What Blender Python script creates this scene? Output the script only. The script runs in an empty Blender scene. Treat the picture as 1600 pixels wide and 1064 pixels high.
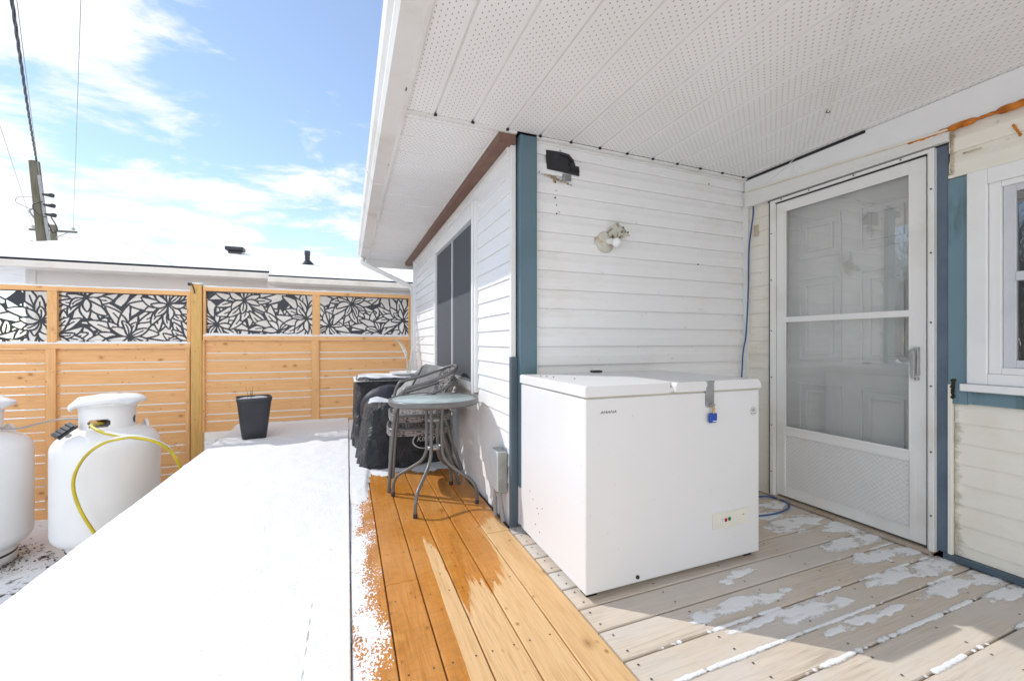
import bpy, math, random
from mathutils import Vector, noise, Matrix
import numpy as np
random.seed(7)
R = math.radians
scn = bpy.context.scene
COL = scn.collection
# ------------------------------------------------------------------ helpers
class MB:
    def __init__(s): s.v=[]; s.f=[]; s.mi=[]; s.sm=[]
    def add(s, vs, fs, mi=0, sm=False):
        o=len(s.v); s.v += [tuple(p) for p in vs]
        for f in fs: s.f.append(tuple(i+o for i in f)); s.mi.append(mi); s.sm.append(sm)
    def box(s, x0,x1,y0,y1,z0,z1, mi=0):
        s.add([(x0,y0,z0),(x1,y0,z0),(x1,y1,z0),(x0,y1,z0),(x0,y0,z1),(x1,y0,z1),(x1,y1,z1),(x0,y1,z1)],
              [(0,3,2,1),(4,5,6,7),(0,1,5,4),(1,2,6,5),(2,3,7,6),(3,0,4,7)], mi)
        return s
    def hexa(s, p, mi=0):
        s.add(p,[(0,3,2,1),(4,5,6,7),(0,1,5,4),(1,2,6,5),(2,3,7,6),(3,0,4,7)], mi); return s
    def slab(s, quad, th, mi=0):      # quad of 4 pts, thickness along normal
        q=[Vector(p) for p in quad]; n=(q[1]-q[0]).cross(q[3]-q[0]).normalized()*th
        return s.hexa([p for p in q]+[p+n for p in q], mi)
    def tube(s, pts, r, n=10, mi=0, caps=True, closed=False):
        P=[Vector(p) for p in pts]; m=len(P)
        rr = r if isinstance(r,(list,tuple)) else [r]*m
        vs=[]; up=None
        for i,p in enumerate(P):
            a=P[(i-1)%m] if (i>0 or closed) else P[0]; b=P[(i+1)%m] if (i<m-1 or closed) else P[-1]
            t=(b-a).normalized()
            if up is None: up = Vector((0,0,1)) if abs(t.z)<.9 else Vector((1,0,0))
            u=(up-t*up.dot(t)).normalized(); w=t.cross(u); up=u
            for k in range(n):
                an=2*math.pi*k/n; vs.append(p+(u*math.cos(an)+w*math.sin(an))*rr[i])
        fs=[]
        for i in range(m if closed else m-1):
            j=(i+1)%m
            for k in range(n):
                fs.append((i*n+k,i*n+(k+1)%n,j*n+(k+1)%n,j*n+k))
        s.add(vs,fs,mi,True)
        if caps and not closed:
            s.add(vs[:n],[tuple(range(n))[::-1]],mi); s.add(vs[-n:],[tuple(range(n))],mi)
        return s
    def lathe(s, prof, c=(0,0,0), n=40, mi=0, skip=None, sm=True):
        vs=[]
        for r,z in prof:
            for k in range(n):
                a=2*math.pi*k/n; vs.append((c[0]+r*math.cos(a),c[1]+r*math.sin(a),c[2]+z))
        fs=[]
        for i in range(len(prof)-1):
            for k in range(n):
                if skip and skip(i,k): continue
                fs.append((i*n+k,i*n+(k+1)%n,(i+1)*n+(k+1)%n,(i+1)*n+k))
        s.add(vs,fs,mi,sm); return s
    def disc(s, c, r, nrm, n=20, mi=0):
        nv=Vector(nrm).normalized(); u=nv.orthogonal().normalized(); w=nv.cross(u)
        s.add([Vector(c)+(u*math.cos(2*math.pi*k/n)+w*math.sin(2*math.pi*k/n))*r for k in range(n)],[tuple(range(n))],mi); return s
    def ball(s, c, r, mi=0, n=14, sc=(1,1,1)):
        prof=[(r*math.sin(math.pi*i/n),-r*math.cos(math.pi*i/n)) for i in range(n+1)]
        o=len(s.v); s.lathe(prof,(0,0,0),n*2,mi)
        for i in range(o,len(s.v)): p=s.v[i]; s.v[i]=(c[0]+p[0]*sc[0],c[1]+p[1]*sc[1],c[2]+p[2]*sc[2])
        return s
    def build(s, name, mats, parent=None, bevel=0, seg=2, solid=0):
        me=bpy.data.meshes.new(name); me.from_pydata(s.v,[],s.f)
        if not isinstance(mats,(list,tuple)): mats=[mats]
        for m in mats: me.materials.append(m)
        me.polygons.foreach_set('material_index',s.mi); me.polygons.foreach_set('use_smooth',s.sm)
        me.validate(); me.update()
        o=bpy.data.objects.new(name,me); COL.objects.link(o)
        if parent: o.parent=parent
        if solid:
            md=o.modifiers.new('th','SOLIDIFY'); md.thickness=solid; md.offset=0
        if bevel:
            md=o.modifiers.new('bv','BEVEL'); md.width=bevel; md.segments=seg; md.limit_method='ANGLE'; md.angle_limit=R(40)
            md.harden_normals=False
        return o
def tag(o,label=None,cat=None,group=None,kind=None):
    if label: o['label']=label
    if cat: o['category']=cat
    if group: o['group']=group
    if kind: o['kind']=kind
    return o
def thing(name,label,cat,loc=(0,0,0),rz=0,group=None):
    o=bpy.data.objects.new(name,None); COL.objects.link(o); o.location=loc; o.rotation_euler=(0,0,rz); o.empty_display_size=.1
    return tag(o,label,cat,group)
def smooth_path(pts, k=6, closed=False):      # Catmull-Rom
    P=[Vector(p) for p in pts]; out=[]; m=len(P)
    for i in range(m if closed else m-1):
        if closed: a,b,c,d=P[(i-1)%m],P[i],P[(i+1)%m],P[(i+2)%m]
        else: a,b,c,d=P[max(i-1,0)],P[i],P[i+1],P[min(i+2,m-1)]
        for j in range(k):
            t=j/k; out.append(.5*((2*b)+(c-a)*t+(2*a-5*b+4*c-d)*t*t+(3*b-a-3*c+d)*t**3))
    if not closed: out.append(P[-1])
    return out
def nz(x,y=0,z=0): return noise.noise(Vector((x,y,z)))
def fbm(x,y,z=0,o=4): return noise.fractal(Vector((x,y,z)),1.0,2.0,o)
# ------------------------------------------------------------------ materials
class NT:
    def __init__(s,name):
        s.m=bpy.data.materials.new(name); s.m.use_nodes=True; s.t=s.m.node_tree; s.t.nodes.clear()
        s.out=s.n('ShaderNodeOutputMaterial'); s.b=s.n('ShaderNodeBsdfPrincipled'); s.l(s.b.outputs[0],s.out.inputs[0])
        s.tc=s.n('ShaderNodeTexCoord')
    def n(s,t,**k):
        o=s.t.nodes.new(t)
        for a,b in k.items(): setattr(o,a,b)
        return o
    def l(s,a,b): s.t.links.new(a,b)
    def v(s,inp,val):
        if hasattr(val,'is_linked') or isinstance(val,bpy.types.NodeSocket): s.l(val,inp)
        else: inp.default_value=val
    def map(s,scale=(1,1,1),coord='Object',loc=(0,0,0)):
        m=s.n('ShaderNodeMapping'); s.l(s.tc.outputs[coord],m.inputs[0]); m.inputs['Scale'].default_value=scale; m.inputs['Location'].default_value=loc; return m.outputs[0]
    def noise(s,scale=5,detail=4,vec=None,rough=.55,dist=0):
        o=s.n('ShaderNodeTexNoise'); o.inputs['Scale'].default_value=scale; o.inputs['Detail'].default_value=detail
        o.inputs['Roughness'].default_value=rough; o.inputs['Distortion'].default_value=dist
        s.l(vec if vec is not None else s.tc.outputs['Object'],o.inputs['Vector']); return o.outputs['Fac']
    def ramp(s,fac,stops):
        o=s.n('ShaderNodeValToRGB'); s.l(fac,o.inputs[0]); e=o.color_ramp.elements
        while len(e)<len(stops): e.new(.5)
        for el,(p,c) in zip(e,stops):
            el.position=p; el.color=(c,c,c,1) if isinstance(c,(int,float)) else (*c,1)
        return o.outputs[0]
    def mix(s,f,a,b,mode='MIX'):
        o=s.n('ShaderNodeMix',data_type='RGBA',blend_type=mode)
        s.v(o.inputs[0],f)
        for k,c in ((6,a),(7,b)):
            if isinstance(c,tuple): o.inputs[k].default_value=(*c,1)
            else: s.l(c,o.inputs[k])
        return o.outputs[2]
    def math(s,op,a,b=0,c=None):
        o=s.n('ShaderNodeMath',operation=op); s.v(o.inputs[0],a); s.v(o.inputs[1],b)
        if c is not None: s.v(o.inputs[2],c)
        return o.outputs[0]
    def bump(s,h,strength=.3,dist=.01,prev=None):
        o=s.n('ShaderNodeBump'); o.inputs['Strength'].default_value=strength; o.inputs['Distance'].default_value=dist
        s.l(h,o.inputs['Height'])
        if prev is not None: s.l(prev,o.inputs['Normal'])
        return o.outputs[0]
    def xyz(s,coord='Object'):
        o=s.n('ShaderNodeSeparateXYZ'); s.l(s.tc.outputs[coord],o.inputs[0]); return o.outputs
    def fin(s,col=None,rough=None,metal=None,normal=None,spec=None):
        i=s.b.inputs
        if col is not None:
            if isinstance(col,tuple): i['Base Color'].default_value=(*col,1)
            else: s.l(col,i['Base Color'])
        if rough is not None: s.v(i['Roughness'],rough)
        if metal is not None: i['Metallic'].default_value=metal
        if spec is not None: i['Specular IOR Level'].default_value=spec
        if normal is not None: s.l(normal,i['Normal'])
        return s.m
def plain(name,c,rough=.5,var=.12,vs=6,bump=.1,bs=60,metal=0,spec=.5,c2=None,lo=.42,hi=.7,stretch=(1,1,1)):
    t=NT(name); f=t.noise(vs,5,t.map(stretch)); c2=c2 or tuple(max(0,x*(1-var*2)) for x in c)
    col=t.mix(t.ramp(f,[(lo,0.),(hi,1.)]),c,c2)
    h=t.noise(bs,3,t.map(stretch))
    r=t.math('MULTIPLY_ADD',f,.25,rough-.12)
    return t.fin(col,r,metal,t.bump(h,bump,.004),spec)
def vinyl(name,c,dirt,amt=(.5,.75),extra=None,rough=.45):
    t=NT(name)
    f1=t.noise(1.3,6,t.map((1,1,1))); f2=t.noise(9,4,t.map((1,1,6)))
    f=t.math('ADD',t.math('MULTIPLY',f1,.7),t.math('MULTIPLY',f2,.3))
    col=t.mix(t.ramp(f,[(amt[0],0.),(amt[1],1.)]),c,dirt)
    sp=t.noise(38,2); col=t.mix(t.ramp(sp,[(.70,0.),(.75,.35)]),col,(.35,.30,.22))
    h=t.noise(3,2,t.map((1,1,.5)))
    h2=t.noise(160,2)
    n=t.bump(h,.35,.02); n=t.bump(h2,.05,.002,n)
    return t.fin(col,rough,0,n,.4)
def wood_mat(name,axis,base,alt,dark,sc=1.0,knots=True,rough=.6,hook=None,gray=None,vi=.35):
    t=NT(name)
    st={'x':(1.5,34,34),'y':(34,1.5,34),'z':(34,34,1.5)}[axis]
    isl=t.n('ShaderNodeNewGeometry').outputs['Random Per Island']
    off=t.n('ShaderNodeVectorMath',operation='ADD'); cx=t.n('ShaderNodeCombineXYZ')
    t.l(t.math('MULTIPLY',isl,37.),cx.inputs[0]); t.l(t.math('MULTIPLY',isl,91.),cx.inputs[1]); t.l(t.math('MULTIPLY',isl,53.),cx.inputs[2])
    t.l(t.tc.outputs['Object'],off.inputs[0]); t.l(cx.outputs[0],off.inputs[1])
    mp=t.n('ShaderNodeMapping'); t.l(off.outputs[0],mp.inputs[0]); mp.inputs['Scale'].default_value=tuple(q*sc for q in st)
    g=t.noise(1.0,6,mp.outputs[0],.62,1.3)
    fine=t.n('ShaderNodeMapping'); t.l(off.outputs[0],fine.inputs[0]); fine.inputs['Scale'].default_value=tuple(q*sc*5 for q in st)
    g2=t.noise(1.0,3,fine.outputs[0])
    big=t.noise(2.2,3,off.outputs[0])
    col=t.mix(t.ramp(g,[(.38,0.),(.62,1.)]),base,alt)
    col=t.mix(t.ramp(g,[(.56,0.),(.74,.5)]),col,dark)
    col=t.mix(t.ramp(g2,[(.48,0.),(.75,.5)]),col,dark)
    col=t.mix(t.math('MULTIPLY',t.ramp(big,[(.35,0.),(.7,1.)]),.35),col,alt)
    col=t.mix(t.math('MULTIPLY',isl,vi),col,alt,'MIX')
    if gray: col=t.mix(t.ramp(t.noise(1.7,5,off.outputs[0]),[(.38,0.),(.62,.9)]),col,gray)
    if knots:
        vm=t.n('ShaderNodeMapping'); t.l(off.outputs[0],vm.inputs[0])
        vm.inputs['Scale'].default_value={'x':(4.6,7,7),'y':(7,4.6,7),'z':(7,7,4.6)}[axis]
        vo=t.n('ShaderNodeTexVoronoi'); vo.inputs['Scale'].default_value=1.; t.l(vm.outputs[0],vo.inputs['Vector'])
        d=t.math('ADD',vo.outputs['Distance'],t.math('MULTIPLY',t.noise(30,2),.06))
        col=t.mix(t.ramp(d,[(.085,.95),(.12,.55),(.17,.18),(.26,0.)]),col,dark)
        vs_=t.n('ShaderNodeTexVoronoi'); vs_.inputs['Scale'].default_value=2.3; t.l(vm.outputs[0],vs_.inputs['Vector'])
        col=t.mix(t.ramp(vs_.outputs['Distance'],[(.06,.85),(.10,.3),(.16,.0)]),col,dark)
    h=t.math('ADD',t.math('MULTIPLY',g,.6),t.math('MULTIPLY',g2,.4))
    nm=t.bump(h,.35,.004)
    rr=rough
    if hook: col,rr=hook(t,col,rr)
    return t.fin(col,rr,0,nm,.35)
def boards_hook(t,col,rr):
    # amber stain (wet look) on the boards nearest the snow, with a soaked, wandering edge, plus snow dust on the first board
    x,y,z=t.xyz()
    xn=t.math('MULTIPLY',x,1/.9)
    f=t.ramp(xn,[(0.,0.),(.385,0.),(.42,.57),(.47,.52),(.50,.41),(.63,.42),(.66,.42),(.78,.47),(.795,.60),(.98,.62)])
    edge=t.math('MULTIPLY',f,4.)
    wob=t.math('MULTIPLY',t.math('SUBTRACT',t.noise(1,5,t.map((11,2.2,1)),.6,.6),.5),1.1)
    d=t.math('ADD',t.math('SUBTRACT',y,edge),wob)
    m=t.ramp(t.math('MULTIPLY_ADD',d,3.,.5),[(.40,0.),(.55,1.)])
    pat=t.ramp(t.noise(3.,4,t.map((1,.6,1))),[(.35,.72),(.65,1.)])
    amber=t.mix(.93,col,(.88,.46,.07),"MULTIPLY")
    amber=t.mix(.18,amber,(.42,.19,.02))
    rip=t.noise(1,5,t.map((9,20,1)),.6,2.2); blo=t.noise(6,4,t.map((1,.6,1)),.6)
    amber=t.mix(t.ramp(t.math('ADD',t.math('MULTIPLY',rip,.6),t.math('MULTIPLY',blo,.45)),[(.46,0.),(.62,.55)]),amber,(.34,.14,.02))
    amber=t.mix(t.ramp(blo,[(.60,0.),(.72,.35)]),amber,(.85,.52,.16))
    col=t.mix(t.math('MULTIPLY',m,pat),col,amber)
    # snow dust
    sx=t.math('SUBTRACT',.20,x)
    cl=t.math('MULTIPLY',t.noise(5,3,t.map((1.6,.7,1))),1.)
    near=t.math('MULTIPLY_ADD',sx,2.2,t.math('MULTIPLY_ADD',cl,1.1,-.58))
    gr=t.noise(120,2,t.map((1,.55,1)))
    dust=t.ramp(t.math('ADD',near,t.math('MULTIPLY',gr,.9)),[(.66,0.),(.72,1.)])
    lim=t.ramp(t.math('MULTIPLY',x,1.),[(.145,1.),(.155,0.)])
    dust=t.math('MULTIPLY',dust,lim)
    col=t.mix(dust,col,(.86,.88,.92))
    r2=t.math('MULTIPLY_ADD',m,-.34,.62)
    return col,r2
def snow_mat(name='snow'):
    t=NT(name); 
    h=t.math('ADD',t.math('MULTIPLY',t.noise(9,6),.8),t.math('MULTIPLY',t.noise(90,3),.30))
    sp=t.noise(34,2); col=t.mix(t.ramp(sp,[(.735,0.),(.77,.5)]),(.78,.78,.78),(.42,.43,.47))
    m=t.fin(col,.75,0,t.bump(h,.7,.016),.3)
    t.b.inputs['Subsurface Weight'].default_value=.15; t.b.inputs['Subsurface Radius'].default_value=(.02,.03,.04); t.b.inputs['Subsurface Scale'].default_value=.4
    return m
SNOW=snow_mat()
def thin_snow():
    t=NT('thin_drifted_snow'); at=t.n('ShaderNodeAttribute',attribute_name='cover')
    g=t.noise(150,3,t.map((.5,1,1))); g2=t.noise(30,4,t.map((.45,1,1)),.7)
    f=t.math('ADD',at.outputs['Fac'],t.math('ADD',t.math('MULTIPLY',t.math('SUBTRACT',g,.5),.8),t.math('MULTIPLY',t.math('SUBTRACT',g2,.5),1.2)))
    f=t.ramp(f,[(.10,0.),(.45,.55),(.85,.90)])
    t.fin((.86,.865,.87),.8,0,t.bump(g,.25,.004),.2)
    tr=t.n('ShaderNodeBsdfTransparent'); mx=t.n('ShaderNodeMixShader'); t.l(f,mx.inputs[0]); t.l(tr.outputs[0],mx.inputs[1]); t.l(t.b.outputs[0],mx.inputs[2]); t.l(mx.outputs[0],t.out.inputs[0]); return t.m
THINSNOW=thin_snow()
WHITE_WALL=vinyl('white_vinyl',(.84,.84,.835),(.70,.68,.62),(.55,.85))
OLD_WALL=vinyl('aged_white_vinyl',(.85,.845,.83),(.70,.66,.56),(.52,.85))
CREAM_WALL=vinyl('cream_vinyl',(.84,.80,.70),(.66,.58,.42),(.55,.85))
def cream_edge():
    t=NT('cream_vinyl_worn'); x,y,z=t.xyz()
    base=t.mix(t.ramp(t.noise(2,5),[(.5,0.),(.85,1.)]),(.84,.80,.70),(.68,.60,.45))
    e=t.math('MULTIPLY_ADD',t.math('SUBTRACT',y,1.085),9.,1.0)      # wear hugs the corner beside the door trim
    n=t.noise(26,6,t.map((1,.5,1.2)),.7)
    m=t.ramp(t.math('ADD',e,t.math('MULTIPLY',n,1.1)),[(.50,0.),(.62,.25),(.9,.9)])
    n2=t.noise(9,5,t.map((1,.3,1)),.65)
    m=t.math('MULTIPLY',t.ramp(t.math('MULTIPLY_ADD',t.math('SUBTRACT',y,1.052),16.,t.math('MULTIPLY_ADD',n,1.6,t.math('MULTIPLY_ADD',n2,1.4,-1.35))),[(.30,0.),(.55,.45),(1.,.85)]),1.)
    return t.fin(t.mix(m,base,(.25,.21,.15)),.55,0,t.bump(n,.2,.004),.35)
CREAM_WORN=cream_edge()
WHITE_METAL=plain('white_painted_metal',(.80,.79,.76),.42,.05,3,.06,90,0,.5,(.66,.63,.56),.5,.8)
GUTTER=plain('gutter_white',(.78,.76,.72),.42,.05,2.5,.05,90,0,.5,(.60,.56,.48),.5,.8)
PVC=plain('white_pvc',(.84,.84,.825),.32,.03,3,.03,60,0,.5)
BLUE=plain('slate_blue_paint',(.115,.190,.228),.5,.1,4,.12,50,0,.4,(.095,.160,.19),.45,.75)
BLUE_GREY=plain('slate_grey_blue_paint',(.125,.165,.215),.55,.1,5,.2,40,0,.35,(.09,.12,.16),.45,.7)
BLUE_OLD=plain('worn_blue_paint',(.165,.265,.31),.6,.2,9,.3,40,0,.3,(.10,.16,.17),.5,.62,(1,1,.22))
BLUE_DARK=plain('dark_slate_paint',(.08,.115,.145),.5,.1,4,.1,50)
BROWN=plain('brown_trim',(.17,.085,.06),.5,.1,5,.15,30,0,.4,(.24,.15,.11),.5,.8)
DARKGAP=plain('dark_recess',(.02,.02,.02),.8,.1)
RUST_SCREW=plain('screw_head',(.07,.055,.045),.6,.2)
FOAM=plain('orange_foam',(.62,.20,.015),.6,.3,18,.8,30,0,.4,(.30,.07,.005),.4,.7)
def enamel():
    t=NT('appliance_enamel'); g=t.ramp(t.noise(1.6,4,t.map((1,1,.6))),[(.35,0.),(.8,1.)]); sp=t.noise(55,1)
    col=t.mix(g,(.75,.755,.765),(.72,.72,.715)); col=t.mix(t.ramp(sp,[(.77,0.),(.80,.35)]),col,(.4,.36,.3))
    return t.fin(col,.30,0,t.bump(t.noise(300,2),.04,.002,t.bump(t.noise(2.2,1),.12,.02)),.5)
APPL=enamel()
GASKET=plain('aged_gasket',(.55,.53,.42),.6,.1)
PANEL=plain('ivory_plastic',(.76,.75,.66),.4,.04)
STEEL=plain('zinc_steel',(.42,.43,.43),.42,.2,12,.1,80,.8)
BRASS=plain('brass',(.62,.42,.16),.35,.1,8,.05,60,.9)
REDP=plain('red_plastic',(.45,.015,.02),.3,.05)
GREENP=plain('green_plastic',(.01,.14,.06),.3,.05)
BLUEP=plain('blue_plastic',(.01,.07,.42),.35,.1)
INK=plain('grey_ink',(.13,.13,.14),.5,.1)
BLUECORD=plain('blue_cable',(.02,.09,.27),.4,.1)
GREYMETAL=plain('taupe_tube_metal',(.17,.165,.16),.38,.1,10,.05,60,.3,.5)
WICKER=plain('taupe_wicker',(.40,.36,.34),.6,.3,60,.3,120,0,.3,(.07,.06,.06),.45,.6)
FABRIC=plain('grey_sling_fabric',(.25,.245,.235),.85,.12,30,.4,400,0,.2)
BLACKVINYL=plain('black_vinyl_cover',(.022,.023,.026),.42,.2,5,.35,18,0,.5,(.045,.047,.05),.4,.7)
POT=plain('charcoal_plastic',(.035,.038,.045),.5,.1,8,.1,60)
WHITEPAINT=plain('white_ink',(.7,.7,.7),.5,.05)
CERAMIC=plain('white_ceramic',(.8,.8,.78),.25,.03)
PLUME=plain('dried_plume',(.78,.74,.66),.9,.1,40,.5,90,0,.1)
def tank_paint():
    t=NT('tank_white_paint'); sp=t.noise(16,4,t.map((1,1,.7)),.7); g=t.ramp(t.noise(2.4,5,t.map((1,1,.4))),[(.35,0.),(.8,1.)])
    col=t.mix(g,(.83,.835,.84),(.74,.74,.735)); col=t.mix(t.ramp(sp,[(.73,0.),(.76,.7)]),col,(.28,.24,.20))
    return t.fin(col,.36,0,t.bump(t.noise(6,2),.15,.02),.5)
TANK=tank_paint()
HOSE=plain('yellow_hose',(.62,.50,.03),.4,.1,9,.05,60)
TAPE=plain('black_tape',(.014,.014,.016),.38,.2,8,.4,14,0,.5,(.05,.05,.055),.5,.7)
SEAL=plain('old_caulk',(.55,.47,.34),.7,.2,20,.5,30,0,.3,(.32,.25,.16),.45,.6)
ASPHALT=plain('roof_shingle_edge',(.05,.05,.055),.8,.2)
POLEW=plain('weathered_pole_wood',(.17,.155,.12),.85,.2,3,.5,30,0,.2,(.11,.11,.07),.45,.65,(6,6,.5))
PIPEGREY=plain('grey_conduit',(.36,.36,.36),.5,.1)
BARK=plain('bare_bark',(.14,.11,.09),.85,.2)
NEWWOOD=wood_mat('deck_wood_new','y',(.74,.51,.27),(.62,.38,.17),(.27,.12,.035),hook=boards_hook,vi=.5)
OLDWOOD=wood_mat('deck_wood_weathered','x',(.68,.575,.46),(.58,.495,.40),(.22,.175,.135),gray=(.60,.555,.505),knots=False,rough=.75)
FENCEW=wood_mat('fence_cedar_slats','x',(.90,.56,.27),(.76,.42,.18),(.40,.19,.06),rough=.65,vi=.8)
FENCEV=wood_mat('fence_cedar_upright','z',(.86,.52,.25),(.74,.41,.17),(.40,.19,.06),rough=.65,vi=.8)
POSTW=wood_mat('treated_post_wood','z',(.72,.45,.16),(.60,.36,.12),(.30,.17,.05),rough=.65)
BAREWOOD=wood_mat('bare_old_wood','z',(.44,.33,.23),(.34,.25,.17),(.12,.09,.06),knots=False,rough=.8,gray=(.5,.45,.38))
LATTICE=plain('charcoal_laser_panel',(.028,.032,.040),.45,.1)
def soffit_mat(name,axis):
    # perforated vinyl: staggered slots in bands, measured across (u) and along (v) the panel
    t=NT(name); x,y,z=t.xyz(); u,v=(x,y) if axis=='y' else (y,x)
    pu,pv=.0205,.0300
    un=t.math('DIVIDE',u,pu); row=t.math('FLOOR',un); fu=t.math('SUBTRACT',t.math('FRACT',un),.5)
    vn=t.math('ADD',t.math('DIVIDE',v,pv),t.math('MULTIPLY',row,.5)); fv=t.math('SUBTRACT',t.math('FRACT',vn),.5)
    du=t.math('MULTIPLY',fu,pu/.0022); dv=t.math('MULTIPLY',fv,pv/.0045)
    d=t.math('ADD',t.math('MULTIPLY',du,du),t.math('MULTIPLY',dv,dv))
    hole=t.math('LESS_THAN',d,1.)
    band=t.math('FRACT',t.math('DIVIDE',t.math('SUBTRACT',u,.022),.205))
    bm=t.math('MULTIPLY',t.math('GREATER_THAN',band,.13),t.math('LESS_THAN',band,.90))
    hole=t.math('MULTIPLY',hole,bm)
    base=t.mix(t.ramp(t.noise(2,4),[(.4,0.),(.8,1.)]),(.88,.87,.85),(.83,.81,.78))
    return t.fin(t.mix(t.math('MULTIPLY',hole,.8),base,(.16,.15,.14)),.5,0,t.bump(t.noise(3,2),.2,.01),.35)
SOFF_Y=soffit_mat('perforated_soffit','y'); SOFF_X=soffit_mat('perforated_eave_soffit','x')
def glass_mat(name,tint=(.85,.9,.88),ior=1.7,rough=0.0,dirt=.04):
    t=NT(name); t.t.nodes.remove(t.b)
    lw=t.n('ShaderNodeLayerWeight'); lw.inputs[0].default_value=.5; f0=((ior-1)/(ior+1))**2
    frv=t.math('MULTIPLY_ADD',t.math('POWER',lw.outputs['Facing'],5.),1-f0,f0)
    gl=t.n('ShaderNodeBsdfGlossy'); gl.inputs['Roughness'].default_value=rough; gl.inputs[0].default_value=(1,1,1,1)
    tr=t.n('ShaderNodeBsdfTransparent'); tr.inputs[0].default_value=(*tint,1)
    mx=t.n('ShaderNodeMixShader'); t.l(frv,mx.inputs[0]); t.l(tr.outputs[0],mx.inputs[1]); t.l(gl.outputs[0],mx.inputs[2])
    df=t.n('ShaderNodeBsdfDiffuse'); df.inputs[0].default_value=(.7,.72,.72,1)
    m2=t.n('ShaderNodeMixShader'); f=t.ramp(t.noise(2.5,5),[(.3,dirt*.5),(.8,dirt*2)]); t.l(f,m2.inputs[0]); t.l(mx.outputs[0],m2.inputs[1]); t.l(df.outputs[0],m2.inputs[2])
    t.l(m2.outputs[0],t.out.inputs[0]); return t.m
DOORGLASS=glass_mat('storm_glass',(.93,.93,.92),2.0,0,.045)
WINGLASS=glass_mat('window_glass',(.6,.62,.62),1.75,0,.03)
def screen_mat():
    t=NT('insect_screen'); tr=t.n('ShaderNodeBsdfTransparent'); mx=t.n('ShaderNodeMixShader'); mx.inputs[0].default_value=.72
    t.b.inputs['Base Color'].default_value=(.13,.135,.145,1); t.b.inputs['Roughness'].default_value=.8; t.b.inputs['Specular IOR Level'].default_value=.2
    t.l(tr.outputs[0],mx.inputs[1]); t.l(t.b.outputs[0],mx.inputs[2]); t.l(mx.outputs[0],t.out.inputs[0]); return t.m
SCREENM2=screen_mat()
def tabletop_mat():
    t=NT('frosted_table_glass'); h=t.noise(70,4)
    f=t.ramp(t.noise(14,5),[(.4,0.),(.7,1.)])
    m=t.fin(t.mix(f,(.34,.42,.42),(.52,.58,.57)),.28,0,t.bump(h,.5,.003),.6); return m
TGLASS=tabletop_mat()
CURTAIN=plain('grey_blind',(.16,.165,.175),.8,.1,3,.1,30,0,.2)
ENTRY=plain('entry_door_paint',(.80,.81,.80),.4,.03)
SCREENM=plain('window_screen',(.09,.095,.10),.8,.1)
def kick_mat():
    t=NT('embossed_kick_panel'); x,y,z=t.xyz()
    a=t.math('FRACT',t.math('MULTIPLY',t.math('ADD',y,z),38.)); b=t.math('FRACT',t.math('MULTIPLY',t.math('SUBTRACT',y,z),38.))
    h=t.math('MULTIPLY',t.math('ABSOLUTE',t.math('SUBTRACT',a,.5)),t.math('ABSOLUTE',t.math('SUBTRACT',b,.5)))
    return t.fin(t.mix(t.ramp(h,[(0.,1.),(.045,0.)]),(.70,.69,.67),(.78,.77,.75)),.4,.05,t.bump(h,.6,.012),.5)
KICK=kick_mat()
def cover_mat():
    t=NT('black_cover_with_snow'); g=t.n('ShaderNodeNewGeometry'); s=t.n('ShaderNodeSeparateXYZ'); t.l(g.outputs['Normal'],s.inputs[0])
    n=t.noise(7,5); d=t.math('ADD',s.outputs[2],t.math('MULTIPLY',t.math('SUBTRACT',n,.5),1.4))
    m=t.ramp(d,[(.70,0.),(.82,1.)])
    base=t.mix(t.ramp(t.noise(4,4),[(.4,0.),(.7,1.)]),(.020,.021,.024),(.05,.052,.056))
    return t.fin(t.mix(m,base,(.85,.87,.9)),t.math('MULTIPLY_ADD',m,.3,.40),0,t.bump(t.noise(9,6,None,.65,1.8),1.,.06),.5)
COVER=cover_mat()
SHEEN=plain('cover_black',(.014,.015,.017),.38,.3,6,.6,14,0,.5,(.03,.031,.034),.4,.7)
def yard_mat():
    t=NT('snowy_yard'); n=t.noise(5,8,None,.7); n2=t.noise(.7,3)
    f=t.ramp(t.math('ADD',n,t.math('MULTIPLY',n2,.25)),[(.69,0.),(.745,1.)])
    return t.fin(t.mix(f,(.80,.81,.83),(.10,.085,.075)),.85,0,t.bump(n,.5,.03),.2)
YARD=yard_mat()
def gravel_mat():
    t=NT('leafy_gravel'); v=t.n('ShaderNodeTexVoronoi'); v.inputs['Scale'].default_value=60; t.l(t.tc.outputs['Object'],v.inputs['Vector'])
    c=t.mix(t.ramp(v.outputs['Distance'],[(.1,0.),(.6,1.)]),(.30,.27,.24),(.05,.045,.04))
    return t.fin(c,.9,0,t.bump(v.outputs['Distance'],.9,.02),.2)
GRAVEL=gravel_mat()
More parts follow.
